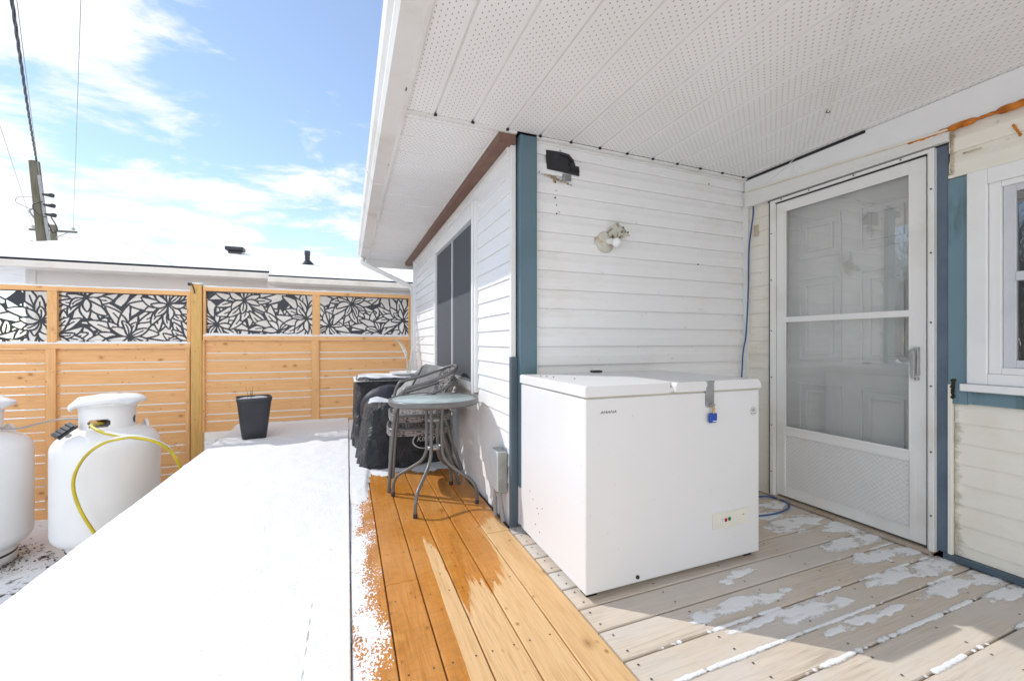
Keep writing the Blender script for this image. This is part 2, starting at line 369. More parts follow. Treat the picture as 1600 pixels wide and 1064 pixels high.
# ------------------------------------------------------------------ siding
def siding(mb, axis, plane, nsign, rects, pitch, d, kind='lap', z00=0.0, back=.06):
    """rects=(u0,u1,z0,z1[,off]); axis 'x' wall lies in plane x=plane (runs along y); 'y' wall in plane y=plane"""
    if kind=='lap': prof=[(0,1.),(.985,.12),(1,.0)]
    else: prof=[(0,.85),(.05,1.),(.50,.93),(.60,.72),(.72,.40),(.86,.18),(.97,.10),(1,0.)]
    for rc in rects:
        u0,u1,z0,z1=rc[:4]; off=rc[4] if len(rc)>4 else 0
        pts=[]; k=math.floor((z0-z00)/pitch)
        while z00+k*pitch<z1:
            for a,b in prof: pts.append((z00+(k+a)*pitch,b*d+off))
            k+=1
        cl=[]
        for i,(z,o) in enumerate(pts):
            if z<z0:
                if i+1<len(pts) and pts[i+1][0]>z0:
                    zz,oo=pts[i+1]; t=(z0-z)/(zz-z); cl.append((z0,o+(oo-o)*t))
                continue
            if z>z1:
                zp,op=pts[i-1]
                if zp<z1: t=(z1-zp)/(z-zp); cl.append((z1,op+(o-op)*t))
                break
            cl.append((z,o))
        L=max(1,int((u1-u0)/.15)); vs=[]
        for z,o in cl:
            for j in range(L+1):
                u=u0+(u1-u0)*j/L; oo=o+.0012*nz(u*2.1,z*3.3,plane)
                vs.append((plane+nsign*oo,u,z) if axis=='x' else (u,plane+nsign*oo,z))
        fs=[(i*(L+1)+j,i*(L+1)+j+1,(i+1)*(L+1)+j+1,(i+1)*(L+1)+j) for i in range(len(cl)-1) for j in range(L)]
        mb.add(vs,fs,0,False)
        a,b=sorted((plane-nsign*.002+nsign*min(off,0),plane-nsign*back))
        if axis=='x': mb.box(a,b,u0,u1,z0,z1)
        else: mb.box(u0,u1,a,b,z0,z1)
# =================================================================== HOUSE
house=thing('house','white sided house with blue corner post, porch ceiling and storm door beside the freezer','house',(.9,2.25,0))
HO=Vector((.9,2.25,0))
def hp(mb,name,mats,parent=None,**k):        # build in world coords under the house
    if parent is None:
        o=mb.build(name,mats,house,**k); o.matrix_parent_inverse=Matrix.Translation(-HO)
    else: o=mb.build(name,mats,parent,**k)
    return o
# --- side wall (x=.9) with the sliding window
m=MB(); siding(m,'x',.9,-1,[(2.262,3.0,-.02,2.2),(2.9,4.48,-.02,.70),(4.48,5.93,-.02,2.2)],.1015,.012,'lap',.03)
m2=MB(); siding(m2,'x',.9,-1,[(2.262,2.93,-.02,2.2),(2.93,4.50,-.02,.69),(4.50,5.93,-.02,2.2),(2.93,4.50,2.115,2.2)],.1015,.012,'lap',.03)
w=hp(m2,'siding_wall',WHITE_WALL); w['label']='bright white lap siding with the sliding window'
m=MB(); siding(m,'y',2.25,-1,[(1.035,1.62,0,2.26,.0015),(1.62,2.765,0,2.26)],.115,.019,'dutch',.01)
w=hp(m,'siding_wall',OLD_WALL); w['label']='aged white siding behind the freezer'
m=MB(); siding(m,'x',2.77,-1,[(2.03,2.235,0,2.16)],.0985,.008,'lap',.0)
w=hp(m,'siding_wall',CREAM_WALL); w['label']='narrow cream siding strip between freezer wall and door'
m=MB(); siding(m,'x',2.77,-1,[(-1.6,1.085,.035,.775)],.0985,.008,'lap',-.01)
w=hp(m,'siding_wall',CREAM_WORN); w['label']='cream siding with a grimy worn edge below the window'
m=MB(); siding(m,'x',2.762,-1,[(-1.6,1.10,1.885,2.115)],.118,.014,'dutch',1.88)
w=hp(m,'siding_wall',CREAM_WALL); w['label']='cream siding above the window'
hp(MB().box(2.83,2.9,-1.6,1.05,.775,2.2).box(2.77,2.9,2.0,2.235,2.1,2.3),'sheathing',BAREWOOD) if False else None
# solid bodies behind the walls (house mass)
m=MB(); m.box(1.0,6.5,2.32,2.40,-.9,2.30); m.box(1.0,6.5,5.86,5.94,-.9,2.3)
m.box(2.86,2.94,-1.6,.60,-.9,2.3); m.box(2.86,2.94,2.06,2.32,-.9,2.3); m.box(2.86,2.94,.60,1.02,-.9,.80); m.box(2.86,2.94,.60,1.02,1.86,2.3);m.box(2.86,2.94,1.02,1.16,-.9,2.3);m.box(2.86,2.94,1.16,2.06,2.06,2.3)
m.box(.96,1.04,2.32,5.86,-.9,-.02); m.box(.96,1.0,5.8,5.94,-.02,2.3)
m.box(2.94,6.5,-1.6,-1.52,-.9,2.3); m.box(6.42,6.5,-1.52,2.32,-.9,2.3);m.box(6.42,6.5,2.4,5.86,-.9,2.3)
hp(m,'backing_wall',CURTAIN)
# corner post (blue) with bare foot
p=hp(MB().box(.922,1.030,2.195,2.305,.235,2.268),'corner_post',BLUE,bevel=.003)
hp(MB().box(.950,1.030,2.197,2.303,.02,.235).box(.924,.950,2.200,2.300,.02,.232,1),'post_foot',[BAREWOOD,WHITE_WALL],None)
hp(MB().box(.882,.912,2.236,2.262,.985,2.235),'corner_trim',WHITE_METAL,bevel=.002)
o=hp(MB().box(.880,.921,2.226,2.262,.0,.985),'corner_trim',BLUE_DARK,bevel=.002); o['label']='dark slate lower corner trim'
hp(MB().box(1.030,1.036,2.225,2.245,.0,2.26),'edge_trim',WHITE_METAL); hp(MB().box(2.748,2.765,2.20,2.246,0,2.185),'edge_trim',WHITE_METAL)
hp(MB().box(.862,.91,5.93,6.0,-.05,2.24),'corner_trim',PVC,bevel=.003)
# brown frieze under the eave
hp(MB().box(.80,.905,2.215,6.36,2.215,2.272),'frieze_board',BROWN,bevel=.003)
hp(MB().box(.868,.898,2.262,5.93,2.175,2.2145),'top_channel',WHITE_METAL,bevel=.002)
# porch ceiling (soffit panels running away from camera)
def soffit(mb,axis,u0,u1,v0,v1,z,pitch=.205,ph=.022):
    g=.006; us=[]; k=math.ceil((u0-ph)/pitch)
    edges=[u0]
    while ph+k*pitch<u1-.01:
        if ph+k*pitch>u0+.01: edges.append(ph+k*pitch)
        k+=1
    edges.append(u1); pr=[]
    for i in range(len(edges)-1):
        a,b=edges[i],edges[i+1]
        pr+= [(a,z+.011),(a+g*.6,z+.011),(a+g,z),(b-g,z+.0008*((i%2)*2-1)),(b-g*.4,z+.011 if i%2 else z+.006)]
    n=12; vs=[]
    for u,zz in pr:
        for j in range(n+1):
            v=v0+(v1-v0)*j/n; q=zz+.0015*nz(u*1.5,v*1.5)
            vs.append((u,v,q) if axis=='y' else (v,u,q))
    fs=[(i*(n+1)+j,i*(n+1)+j+1,(i+1)*(n+1)+j+1,(i+1)*(n+1)+j) for i in range(len(pr)-1) for j in range(n)]
    mb.add(vs,fs)
m=MB(); soffit(m,'y',.275,2.775,-1.6,2.195,2.28)
s1=hp(m,'soffit',SOFF_Y); s1['label']='porch ceiling of perforated vinyl with panels running towards the camera'
m=MB(); soffit(m,'x',2.225,6.35,.275,.81,2.28)
s2=hp(m,'soffit',SOFF_X); s2['label']='eave soffit beyond the corner with panels running across'
m=MB(); m.box(.275,.905,2.196,2.222,2.268,2.288); m.box(1.03,2.76,2.1965,2.246,2.266,2.279); m.box(1.03,2.745,2.2225,2.2455,2.252,2.2655)
m.box(.262,.285,-1.6,6.36,2.266,2.30); m.box(.79,.80,2.225,6.35,2.262,2.276)
hp(m,'soffit_channel',WHITE_METAL,bevel=.002)
m=MB(); 
for k in range(12):
    x=.022+.205*(k+2); 
    if x<2.7: hp(MB().box(x-.006,x+.008,2.183,2.1955,2.270,2.2785),'seam_gap',DARKGAP)
# fascia board above the door, tilted header trim
m=MB().hexa([(2.735,-1.6,2.01),(2.77,-1.6,2.01),(2.77,2.222,2.19),(2.735,2.222,2.19),(2.735,-1.6,2.278),(2.77,-1.6,2.278),(2.77,2.222,2.278),(2.735,2.222,2.278)])
m=MB().hexa([(2.742,-1.6,2.116),(2.775,-1.6,2.116),(2.775,1.2,2.116),(2.742,1.2,2.116),(2.742,-1.6,2.277),(2.775,-1.6,2.277),(2.775,1.2,2.277),(2.742,1.2,2.277)]).hexa([(2.742,1.2,2.116),(2.775,1.2,2.116),(2.775,2.222,2.185),(2.742,2.222,2.185),(2.742,1.2,2.277),(2.775,1.2,2.277),(2.775,2.222,2.277),(2.742,2.222,2.277)])
hp(m,'fascia_board',PVC)
hp(MB().box(2.738,2.7415,1.45,2.21,2.262,2.279),'fascia_gap',DARKGAP)
m=MB().hexa([(2.715,1.095,2.052),(2.775,1.095,2.052),(2.775,2.20,2.058),(2.715,2.20,2.058),(2.735,1.095,2.104),(2.775,1.095,2.104),(2.775,2.20,2.172),(2.735,2.20,2.172)])
m.hexa([(2.722,1.095,2.1045),(2.775,1.095,2.1045),(2.775,2.20,2.1725),(2.722,2.20,2.1725),(2.727,1.095,2.1155),(2.741,1.095,2.1155),(2.741,2.20,2.184),(2.727,2.20,2.184)],1)
hp(m,'header_trim',[WHITE_METAL,CREAM_WALL],bevel=.002)
hp(MB().box(2.745,2.86,1.10,2.04,2.0455,2.10),'header_board',DARKGAP)
# foam: lumpy bead along the top of the cream siding
m=MB()
for i in range(60):
    y=1.24-i*.024; zz=2.112+.004*nz(i*.7)
    r=.008+.006*abs(nz(i*.9,3))+(.008 if (i>6 and i%7<3) else 0)
    m.ball((2.733+.003*nz(i,5),y,zz),r,0,6,(.7,1.9,1))
hp(m,'spray_foam',FOAM); m=MB()
for i in range(6): m.ball((2.742,.885-.004*i,2.03-.010*i),.006+.002*nz(i*3.3),0,6,(.5,.8,1.2))
hp(m,'spray_foam',FOAM)
m=MB()
for i in range(26):
    z=2.09-i*.0085; m.ball((2.745,1.088+.010*nz(i*.8,1),z),.007+.003*nz(i*1.7),0,5,(.5,1,1))
hp(m,'old_caulk',SEAL); m=MB()
for i in range(10): m.ball((2.744,.99+.006*i,1.975+.003*nz(i*1.1)),.006,0,5,(.25,1,.8))
hp(m,'old_caulk',SEAL)
hp(MB().box(2.742,2.80,-1.6,1.10,1.872,1.886),'ledge_trim',CREAM_WALL)
# gutter: K profile swept along y
gp=[(.262,2.272),(.175,2.272),(.160,2.300),(.160,2.318),(.140,2.345),(.130,2.385),(.130,2.398),(.146,2.398),(.146,2.388),(.15,2.35),(.172,2.31),(.182,2.284),(.256,2.284),(.262,2.39)]
m=MB(); Y0,Y1=-1.6,6.42; n=len(gp)
segs=[Y0,1.95,1.951,4.2,Y1]
vs=[]
for y in (Y0,Y1): vs+=[(x,y,z) for x,z in gp]
m.add(vs,[(i,i+1,n+i+1,n+i) for i in range(n-1)]+[tuple(range(n))[::-1],tuple(range(n,2*n))])
for yj in (1.05,3.3,5.6): m.tube([(.262,yj,2.2705),(.174,yj,2.2705),(.158,yj,2.300),(.158,yj,2.318),(.138,yj,2.345),(.128,yj,2.385),(.128,yj,2.399)],.0028,6)
gut=hp(m,'gutter',GUTTER)
m=MB()
for yj in (1.2,2.0,2.9): hp(MB().box(.256,.268,yj,yj+.03,2.272,2.284,0),'gutter_gap',DARKGAP)
hp(MB().box(.2635,.283,-1.6,6.38,2.285,2.46),'fascia_board',GUTTER)
# gable-end fascia and downspout
hp(MB().box(.25,.93,6.34,6.40,2.17,2.284),'fascia_board',WHITE_METAL,bevel=.002)
m=MB()
dp=[Vector(q) for q in [(.20,6.25,2.275),(.20,6.22,2.20),(.27,6.18,2.15),(.82,6.06,1.88),(.868,6.04,1.80),(.868,6.04,.0)]]
dp=smooth_path([dp[0],dp[1],dp[2]],3)+[dp[3]]+[dp[4],dp[5]]
m.tube(dp,[.042]*len(dp),4)
hp(m,'downspout',GUTTER,bevel=.006)
# roof slab (behind the gutter, snow on top)
m=MB().hexa([(.28,-1.6,2.42),(6.6,-1.6,4.2),(6.6,6.38,4.2),(.28,6.38,2.42),(.24,-1.6,2.47),(6.6,-1.6,4.26),(6.6,6.38,4.26),(.24,6.38,2.47)])
m.box(.285,6.6,-1.6,6.33,2.30,2.42)
hp(m,'roof',ASPHALT)
hp(MB().hexa([(.20,-1.6,2.475),(6.6,-1.6,4.265),(6.6,6.40,4.265),(.20,6.40,2.475),(.22,-1.6,2.52),(6.6,-1.6,4.31),(6.6,6.40,4.31),(.22,6.40,2.52)]),'roof_snow',SNOW)
# --- sliding window on the side wall
win=hp(MB().box(.872,.902,2.985,3.03,.715,2.11),'window',PVC,bevel=.002)
win['label']='dark sliding window with a white frame in the side wall'
def wp(mb,name,mat,par,**k):
    o=mb.build(name,mat,par,**k); return o
m=MB()
m.box(.868,.902,2.93,3.03,.70,2.114); m.box(.868,.902,4.42,4.50,.70,2.114); m.box(.869,.902,3.03,4.42,2.01,2.114); m.box(.869,.902,3.03,4.42,.70,.765)
m.box(.855,.868,2.955,2.975,.69,2.11)
wp(m,'frame',PVC,win,bevel=.003)
m=MB()
for a,b,x in ((3.03,3.74,.896),(3.70,4.42,.912)):
    m.box(x,x+.014,a,a+.022,.765,2.01); m.box(x,x+.014,b-.022,b,.765,2.01); m.box(x,x+.014,a+.022,b-.022,.765,.787); m.box(x,x+.014,a+.022,b-.022,1.985,2.01)
wp(m,'sash',plain('grey_sash',(.42,.43,.45),.5,.05),win)
o=wp(MB().box(.905,.907,3.05,3.72,.785,1.987),'pane',WINGLASS,win); o2=wp(MB().box(.921,.923,3.72,4.40,.785,1.987),'pane',WINGLASS,win)
sf=plain('screen_frame',(.34,.35,.37),.45,.05)
for a,b in ((3.032,3.700),(3.735,4.418)):
    sc_=wp(MB().box(.888,.892,a,a+.018,.768,2.007).box(.888,.892,b-.018,b,.768,2.007).box(.888,.892,a+.018,b-.018,.768,.786).box(.888,.892,a+.018,b-.018,1.989,2.007),'screen_frame',sf,win)
    MB().box(.8895,.8905,a+.018,b-.018,.786,1.989).build('screen_mesh',SCREENM2,sc_)
wp(MB().box(.884,.900,3.701,3.734,.766,2.009),'mullion',plain('mullion_grey',(.50,.52,.54),.4,.05),win)
m=MB(); n=90
vs=[]
for i in range(n+1):
    y=3.03+1.39*i/n; x=1.00+.022*math.sin(i*1.1)+.01*nz(i*.3)
    vs+=[(x,y,.70),(x,y,2.05)]
m.add(vs,[(2*i,2*i+2,2*i+3,2*i+1) for i in range(n)],0,True); wp(m,'curtain',CURTAIN,win)
hp(MB().box(1.04,1.09,2.4,5.8,-.02,2.3),'backing_wall',CURTAIN)  # dark backing added behind the side window to keep world light out
# --- storm door on x=2.77
D=2.735
door=hp(MB().box(2.742,2.765,1.183,1.25,.035,2.02).box(2.742,2.765,1.915,1.975,.035,2.02),'storm_door',WHITE_METAL,bevel=.003)
door['label']='white aluminium storm door with two panes and an embossed kick panel'
def dpart(mb,name,mat,**k): return mb.build(name,mat,door,**k)
m=MB(); m.box(2.743,2.764,1.25,1.915,1.962,2.02); m.box(2.743,2.764,1.25,1.915,.455,.500); m.box(2.743,2.764,1.25,1.915,.035,.095)
m.box(2.738,2.743,1.243,1.922,1.950,1.965); m.box(2.736,2.764,1.236,1.93,1.205,1.240); m.box(2.738,2.743,1.243,1.922,.492,.508)
m.box(2.738,2.743,1.246,1.253,.508,1.205);m.box(2.738,2.743,1.908,1.916,.508,1.205);m.box(2.738,2.743,1.908,1.916,1.24,1.950);m.box(2.738,2.743,1.246,1.253,1.24,1.950)
m.box(2.7395,2.743,1.25,1.915,.448,.456); m.box(2.7395,2.743,1.25,1.915,.095,.104); m.box(2.7395,2.743,1.225,1.25,.06,.50); m.box(2.7395,2.743,1.915,1.935,.06,.50)
dpart(m,'rail',WHITE_METAL,bevel=.002)
dpart(MB().box(2.7545,2.7575,1.25,1.915,1.24,1.962),'glass_pane',DOORGLASS)
dpart(MB().box(2.7495,2.7525,1.25,1.915,.50,1.205),'glass_pane',DOORGLASS)
dpart(MB().box(2.748,2.760,1.25,1.915,.095,.455),'kick_panel',KICK)
m=MB(); m.box(2.722,2.742,1.206,1.228,.90,1.045); m.ball((2.712,1.226,1.02),.014,0,8); m.tube([(2.725,1.226,1.02),(2.705,1.226,1.02)],.009)
m.hexa([(2.700,1.214,.885),(2.716,1.214,.885),(2.716,1.226,.885),(2.700,1.226,.885),(2.696,1.210,1.02),(2.714,1.210,1.02),(2.714,1.236,1.02),(2.696,1.236,1.02)])
m.box(2.716,2.742,1.208,1.222,.875,.89)
dpart(m,'handle',plain('aged_handle_metal',(.45,.45,.44),.45,.1,20,.1,60,.6),bevel=.003)
m=MB()
m.box(2.725,2.77,1.146,1.168,.02,2.045); m.box(2.735,2.77,1.168,1.176,.02,2.045,0); m.box(2.745,2.77,1.176,1.181,.03,2.02,1)
m.box(2.725,2.77,1.985,2.012,.02,2.045); m.box(2.735,2.77,1.978,1.985,.02,2.045); m.box(2.725,2.77,1.168,1.985,2.027,2.045,0); m.box(2.735,2.77,1.18,1.98,2.021,2.027,1)
m.box(2.728,2.735,2.012,2.022,.02,2.05,1)
for z in (.18,.5,.83,1.15,1.5,1.82):
    m.ball((2.724,1.157,z+.02),.0045,2,5); m.ball((2.724,2.0,z),.0045,2,5)
for y in (1.28,1.5,1.75,1.93): m.ball((2.724,y,2.036),.0045,2,5)
dpart(m,'door_frame',[WHITE_METAL,DARKGAP,RUST_SCREW],bevel=.002)
dpart(MB().box(2.722,2.80,1.16,2.0,.002,.022),'threshold',BAREWOOD)
# entry door behind the glass
entry=hp(MB().box(2.845,2.885,1.18,1.98,.03,2.03),'entry_door',ENTRY)
entry['label']='white six panel entry door seen through the storm glass'
for (a,b) in ((1.27,1.53),(1.63,1.89)):
    for (c,d) in ((.25,.80),(.95,1.50),(1.62,1.88)):
        m=MB()
        for q,e in ((.0,.012),(.045,.016)):
            y0,y1,z0,z1=a+q,b-q,c+q,d-q
            m.box(2.845-e,2.844,y0,y0+.014,z0,z1);m.box(2.845-e,2.844,y1-.014,y1,z0,z1);m.box(2.845-e,2.844,y0+.014,y1-.014,z0,z0+.014);m.box(2.845-e,2.844,y0+.014,y1-.014,z1-.014,z1)
        m.build('door_panel',ENTRY,entry,bevel=.002)
hp(MB().box(2.77,2.886,1.155,1.175,.03,2.06).box(2.77,2.886,1.985,2.01,.03,2.06).box(2.77,2.886,1.175,1.985,2.03,2.06),'door_jamb',WHITE_METAL)
# blue boards right of the door
m=MB(); m.box(2.752,2.86,1.104,1.146,.03,2.06,0); m.box(2.748,2.86,1.036,1.103,.772,1.868,1)
hp(m,'blue_board',[BLUE_GREY,BLUE_OLD],bevel=.002)
hp(MB().box(2.744,2.78,1.087,1.103,.03,.865),'corner_trim',CREAM_WALL,bevel=.002)
m=MB(); m.box(2.75,2.86,-1.6,1.0355,.776,.832); m.box(2.735,2.86,-1.6,1.032,.832,.8395)
hp(m,'blue_board',[BLUE_OLD],bevel=.002)
hp(MB().box(2.742,2.80,-1.6,1.12,.004,.033),'base_board',BLUE_DARK,bevel=.002)
m=MB()
for i in range(26): m.ball((2.746,1.085+.012*nz(i*1.3,2),.80+.0035*i),.006+.003*nz(i*2.1),0,5)
hp(m,'moss',plain('dark_moss',(.035,.035,.02),.9,.2,30,.5,60))
# right window
rw=hp(MB().box(2.735,2.80,.965,1.033,.875,1.872),'window',PVC,bevel=.004); rw['label']='white double hung window cropped by the right edge'
m=MB(); m.box(2.7365,2.80,-.3,.965,1.80,1.871); m.box(2.7365,2.80,-.3,.965,.875,.925); m.box(2.7365,2.8,-.38,-.3,.875,1.872)
m.box(2.75,2.81,.925,.964,.925,1.80); m.box(2.75,2.81,-.30,.925,.925,.955); m.box(2.75,2.81,-.30,.925,1.775,1.80)
m.build('frame',PVC,rw,bevel=.003)
m=MB(); m.box(2.702,2.80,-.42,1.045,.840,.874); m.build('sill',PVC,rw,bevel=.004)
m=MB(); x=2.765
m.box(x,x+.03,.885,.924,.955,1.775); m.box(x,x+.03,-.29,.885,1.745,1.775); m.box(x,x+.03,-.29,.885,.956,.99); m.box(x-.004,x+.03,-.29,.885,1.345,1.385)
m.build('sash',plain('grey_white_sash',(.62,.63,.66),.4,.05),rw,bevel=.002)
WG2=glass_mat('right_window_glass',(.6,.62,.62),2.5,0,.04)
MB().box(x+.012,x+.015,-.29,.885,.99,1.345).build('pane',WG2,rw); MB().box(x+.012,x+.015,-.29,.885,1.385,1.745).build('pane',WG2,rw)
hp(MB().box(3.15,3.2,-.6,1.1,.5,2.2),'backing_wall',CURTAIN)  # dark backing panel added behind the right window, blocks world light
# nail heads, stains holes on the freezer wall
for (x,z) in [(1.17,2.04),(1.172,1.985),(1.168,1.945),(1.175,1.90),(1.178,1.85),(1.195,1.86),(1.06,2.085),(1.2,2.235),(2.3,1.62),(2.4,2.2)]: hp(MB().ball((x,2.233,z),.0055,0,5),'screw_hole',RUST_SCREW)
m=MB()
for i in range(14): m.ball((1.08+.022*i,2.236,2.085-.0055*i+.004*nz(i*1.7)),.007+.004*abs(nz(i*.9,8)),0,5,(1.6,.3,1))
for i in range(8): m.ball((1.165+.004*nz(i),2.236,2.07-.006*i),.009,0,5,(1,.3,1))
hp(m,'old_caulk',SEAL)
# =================================================================== DECK
deck=thing('stained_deck','new amber stained deck boards running away beside the snow','deck',(.4,2,0))
def under(mb,name,mats,par,**k):
    o=mb.build(name,mats,par,**k); o.matrix_parent_inverse=Matrix.Translation(-par.location); return o
class _T: pass
def board(mb,x0,x1,y0,y1,z0,z1,axis,mi=0):
    e=.0035    # eased edges
    if axis=='y': pr=[(x0,z0),(x1,z0),(x1,z1-e),(x1-e,z1),(x0+e,z1),(x0,z1-e)]; vs=[(a,y0,b) for a,b in pr]+[(a,y1,b) for a,b in pr]
    else: pr=[(y0,z0),(y0,z1-e),(y0+e,z1),(y1-e,z1),(y1,z1-e),(y1,z0)]; vs=[(x0,a,b) for a,b in pr]+[(x1,a,b) for a,b in pr]
    n=6; fs=[(i,(i+1)%n,n+(i+1)%n,n+i) for i in range(n)]+[tuple(range(n))[::-1],tuple(range(n,2*n))]
    mb.add(vs,fs,mi)
m=MB(); P=.142; sc=MB()
joints={0:2.62,1:1.9,3:3.05,4:4.4,5:2.5,2:4.9}
for k in range(-9,6):
    a=.012+P*k+.0025; b=.012+P*(k+1)-.0025
    if k==5: b=.858
    j=joints.get(k,3.4+.3*k)
    dz=.0008*nz(k*3.1)
    if k==5: board(m,a,b,-1.5,2.205,-.038,dz,'y'); board(m,a,.862,2.209,6.05,-.038,dz+.0006,'y'); continue
    board(m,a,b,-1.5,j-.0012,-.038,dz,'y'); board(m,a,b,j+.0012,6.05,-.038,dz+.0006,'y')
    if k>=0:
        for y in np.arange(.55,6,.405):
            for xx in (a+.028,b-.028): m.disc((xx+.004*nz(y,k),y+.006*nz(k*2,y*3),dz+.0012),.0036,(0,0,1),8,1)
under(m,'board_surface',[NEWWOOD,RUST_SCREW],deck)
m=MB(); m.box(-1.30,-1.268,-1.5,6.05,-.24,-.004); m.box(-1.268,.86,-1.5,-1.46,-.24,-.04)
for y in (0,.41,.81,1.22,1.62,2.03,2.43,2.84,3.24,3.65,4.05,4.46,4.86,5.27,5.67): m.box(-1.268,.86,y-.02,y+.02,-.18,-.0385)
under(m,'joist',POSTW,deck)
old=thing('weathered_deck','grey weathered porch boards running crosswise in front of the storm door','deck',(1.8,1.2,0))
m=MB(); ys=[-1.45+.141*i for i in range(0)]
edges=[1.449,1.309,1.158,1.026,.8957,.747]; e=.747
while e>-1.5: e-=.141; edges.append(e)
e=1.449; up=[]
while e<2.2: e+=.141; up.append(min(e,2.24))
edges=sorted(set([round(q,4) for q in edges+up]))
for i in range(len(edges)-1):
    a,b=edges[i]+.004,edges[i+1]-.004
    if b-a<.02: continue
    board(m,.866,2.765,a,b,-.042,-.004+.001*nz(i*2.3),'x')
    for x in (.90,1.265,1.66,2.06,2.47):
        for yy in (a+.03,b-.03): m.disc((x+.012*nz(i,x*5),yy+.006*nz(i*3,x*7),-.0015),.0042,(0,0,1),8,1)
under(m,'board_surface',[OLDWOOD,RUST_SCREW],old)
m=MB()
for x in (.89,1.28,1.68,2.08,2.48): m.box(x-.02,x+.02,-1.5,2.24,-.2,-.0425)
under(m,'joist',BAREWOOD,old)
# =================================================================== SNOW
def snow_sheet(name,xs,ys,h,z0,label,mat=SNOW,skirt=0,thin=0):
    nx,ny=len(xs),len(ys); H=[[h(x,y) for y in ys] for x in xs]; mb=MB(); idx={}; A=[]
    def vid(i,j):
        if (i,j) not in idx: idx[(i,j)]=len(mb.v); mb.v.append((xs[i],ys[j],z0+max(H[i][j],-.0005))); A.append(max(0.,min(1.,H[i][j]/thin)) if thin else 1.)
        return idx[(i,j)]
    for i in range(nx-1):
        for j in range(ny-1):
            q=(H[i][j],H[i+1][j],H[i+1][j+1],H[i][j+1])
            if max(q)>0 and sum(1 for c in q if c>0)>=2:
                mb.f.append((vid(i,j),vid(i+1,j),vid(i+1,j+1),vid(i,j+1))); mb.mi.append(0); mb.sm.append(True)
    o=mb.build(name,mat); tag(o,label,'snow',None,'stuff')
    if thin:
        at=o.data.attributes.new('cover','FLOAT','POINT'); at.data.foreach_set('value',A)
    return o
def fr(a,b,s): n=max(1,int(round((b-a)/s))); return [a+(b-a)*i/n for i in range(n+1)]
xs=[-1.305,-1.304,-1.298,-1.285]+fr(-1.27,-.16,.026)+[-.15,-.145,-.140,-.137,-.1345,-.132,-.1295,-.127,-.122,-.11,-.10,-.08,-.06,-.04,-.025,-.015,-.008,-.002,.004,.0085,.0095]
def hmain(x,y):
    if x<-1.3045: return .0001-.0
    base=.030+.006*fbm(x*1.3,y*1.1)+.0035*fbm(x*9,y*9,3)+.0012*fbm(x*40,y*40,7)
    k=min(1,max(0,(-.02-x)/.5)); near=1-min(1,max(0,(y-2.2)/1.5))
    base=base*(1-near*(1-k)*.72)
    if -.1335<x<-.1305 and .6<y<1.9 and nz(y*16,1)>.12: return -.02
    if x>.009: return base*.5
    e=min(1,max(0,(x+1.304)/.03)); base*=math.sqrt(e) if e>0 else .02
    if y>6.0: base+=.02
    return base
snow_sheet('snow',xs,fr(-1.5,6.085,.022),hmain,.0015,'smooth thick snow blanket covering the left half of the deck')
# snow on the boards nearer the wall, behind the chairs
def hback(x,y):
    lim=3.52+.10*fbm(x*5,1)+.05*nz(x*23)+(.0 if x>.17 else -.62*(1-max(0,min(1,(x-.12)/.05))))
    if x>.5: lim-=.06
    g=(y-lim)
    return min(.018,.012*g*6)+.002*fbm(x*14,y*14) if g>-.01 else -.01
snow_sheet('snow',fr(.0155,.86,.012),fr(2.8,6.05,.016),hback,.0018,'snow lying on the deck under and behind the covered grill')
# patches on the old deck
blobs=[(2.47,1.66,.24,.085),(2.68,1.53,.16,.075),(2.66,1.40,.13,.06),(2.45,1.39,.17,.045),(2.46,1.255,.17,.05),(2.70,1.23,.14,.045),(2.35,1.12,.20,.04),(2.62,1.10,.20,.052),(2.48,.985,.22,.045),(2.68,.95,.14,.045),(2.62,.865,.16,.035),
 (1.72,1.105,.20,.042),(1.86,1.09,.10,.03),(1.76,1.235,.05,.018),(1.48,1.235,.20,.040),(1.30,1.225,.08,.03),(1.62,1.225,.12,.03),(1.54,1.13,.22,.02),(1.87,.985,.17,.024),(1.70,.99,.08,.018),(2.04,.985,.07,.015),(1.70,1.40,.10,.028),(1.58,1.375,.05,.02),(2.42,1.80,.12,.06),(2.60,1.90,.12,.06)]
gaps=[(1.158,1.0,2.75,.0,.009),(1.026,1.08,2.7,.10,.008),(.8957,1.35,2.5,-.25,.010),(.747,1.5,2.7,.05,.009),(1.309,2.2,2.75,-.1,.008),(1.026,.9,1.5,-.4,.009)]
def hpat(x,y):
    v=-1
    for bx,by,rx,ry in blobs:
        d=((x-bx)/rx/1.15)**2+((y-by)/ry/1.2)**2
        if d<3: v=max(v,1-d)
    v=v+.75*fbm(x*9,y*22,2)+.30*nz(x*30,y*75,6)-.12
    for gy,x0,x1,th,w in gaps:
        if x0<x<x1 and abs(y-gy)<2*w:
            e=min(1,(x-x0)*12,(x1-x)*12); nn=nz(x*5.5,gy*31)+.45*nz(x*17,gy*9)+.3*nz(x*48,gy*3)-th+.22
            v=max(v,min(.8,nn*3.2)*e-.55*((y-gy)/(w*(1+.35*nz(x*37,gy*5,y*60))))**2)
    return min(.0040,.0055*v+.0003*nz(x*60,y*60)) if v>0 else -.001
snow_sheet('snow',fr(.95,2.755,.0055),fr(.70,1.98,.0042),hpat,-.0028,'patchy wind-blown snow on the grey boards in front of the storm door',THINSNOW,0,.0038)
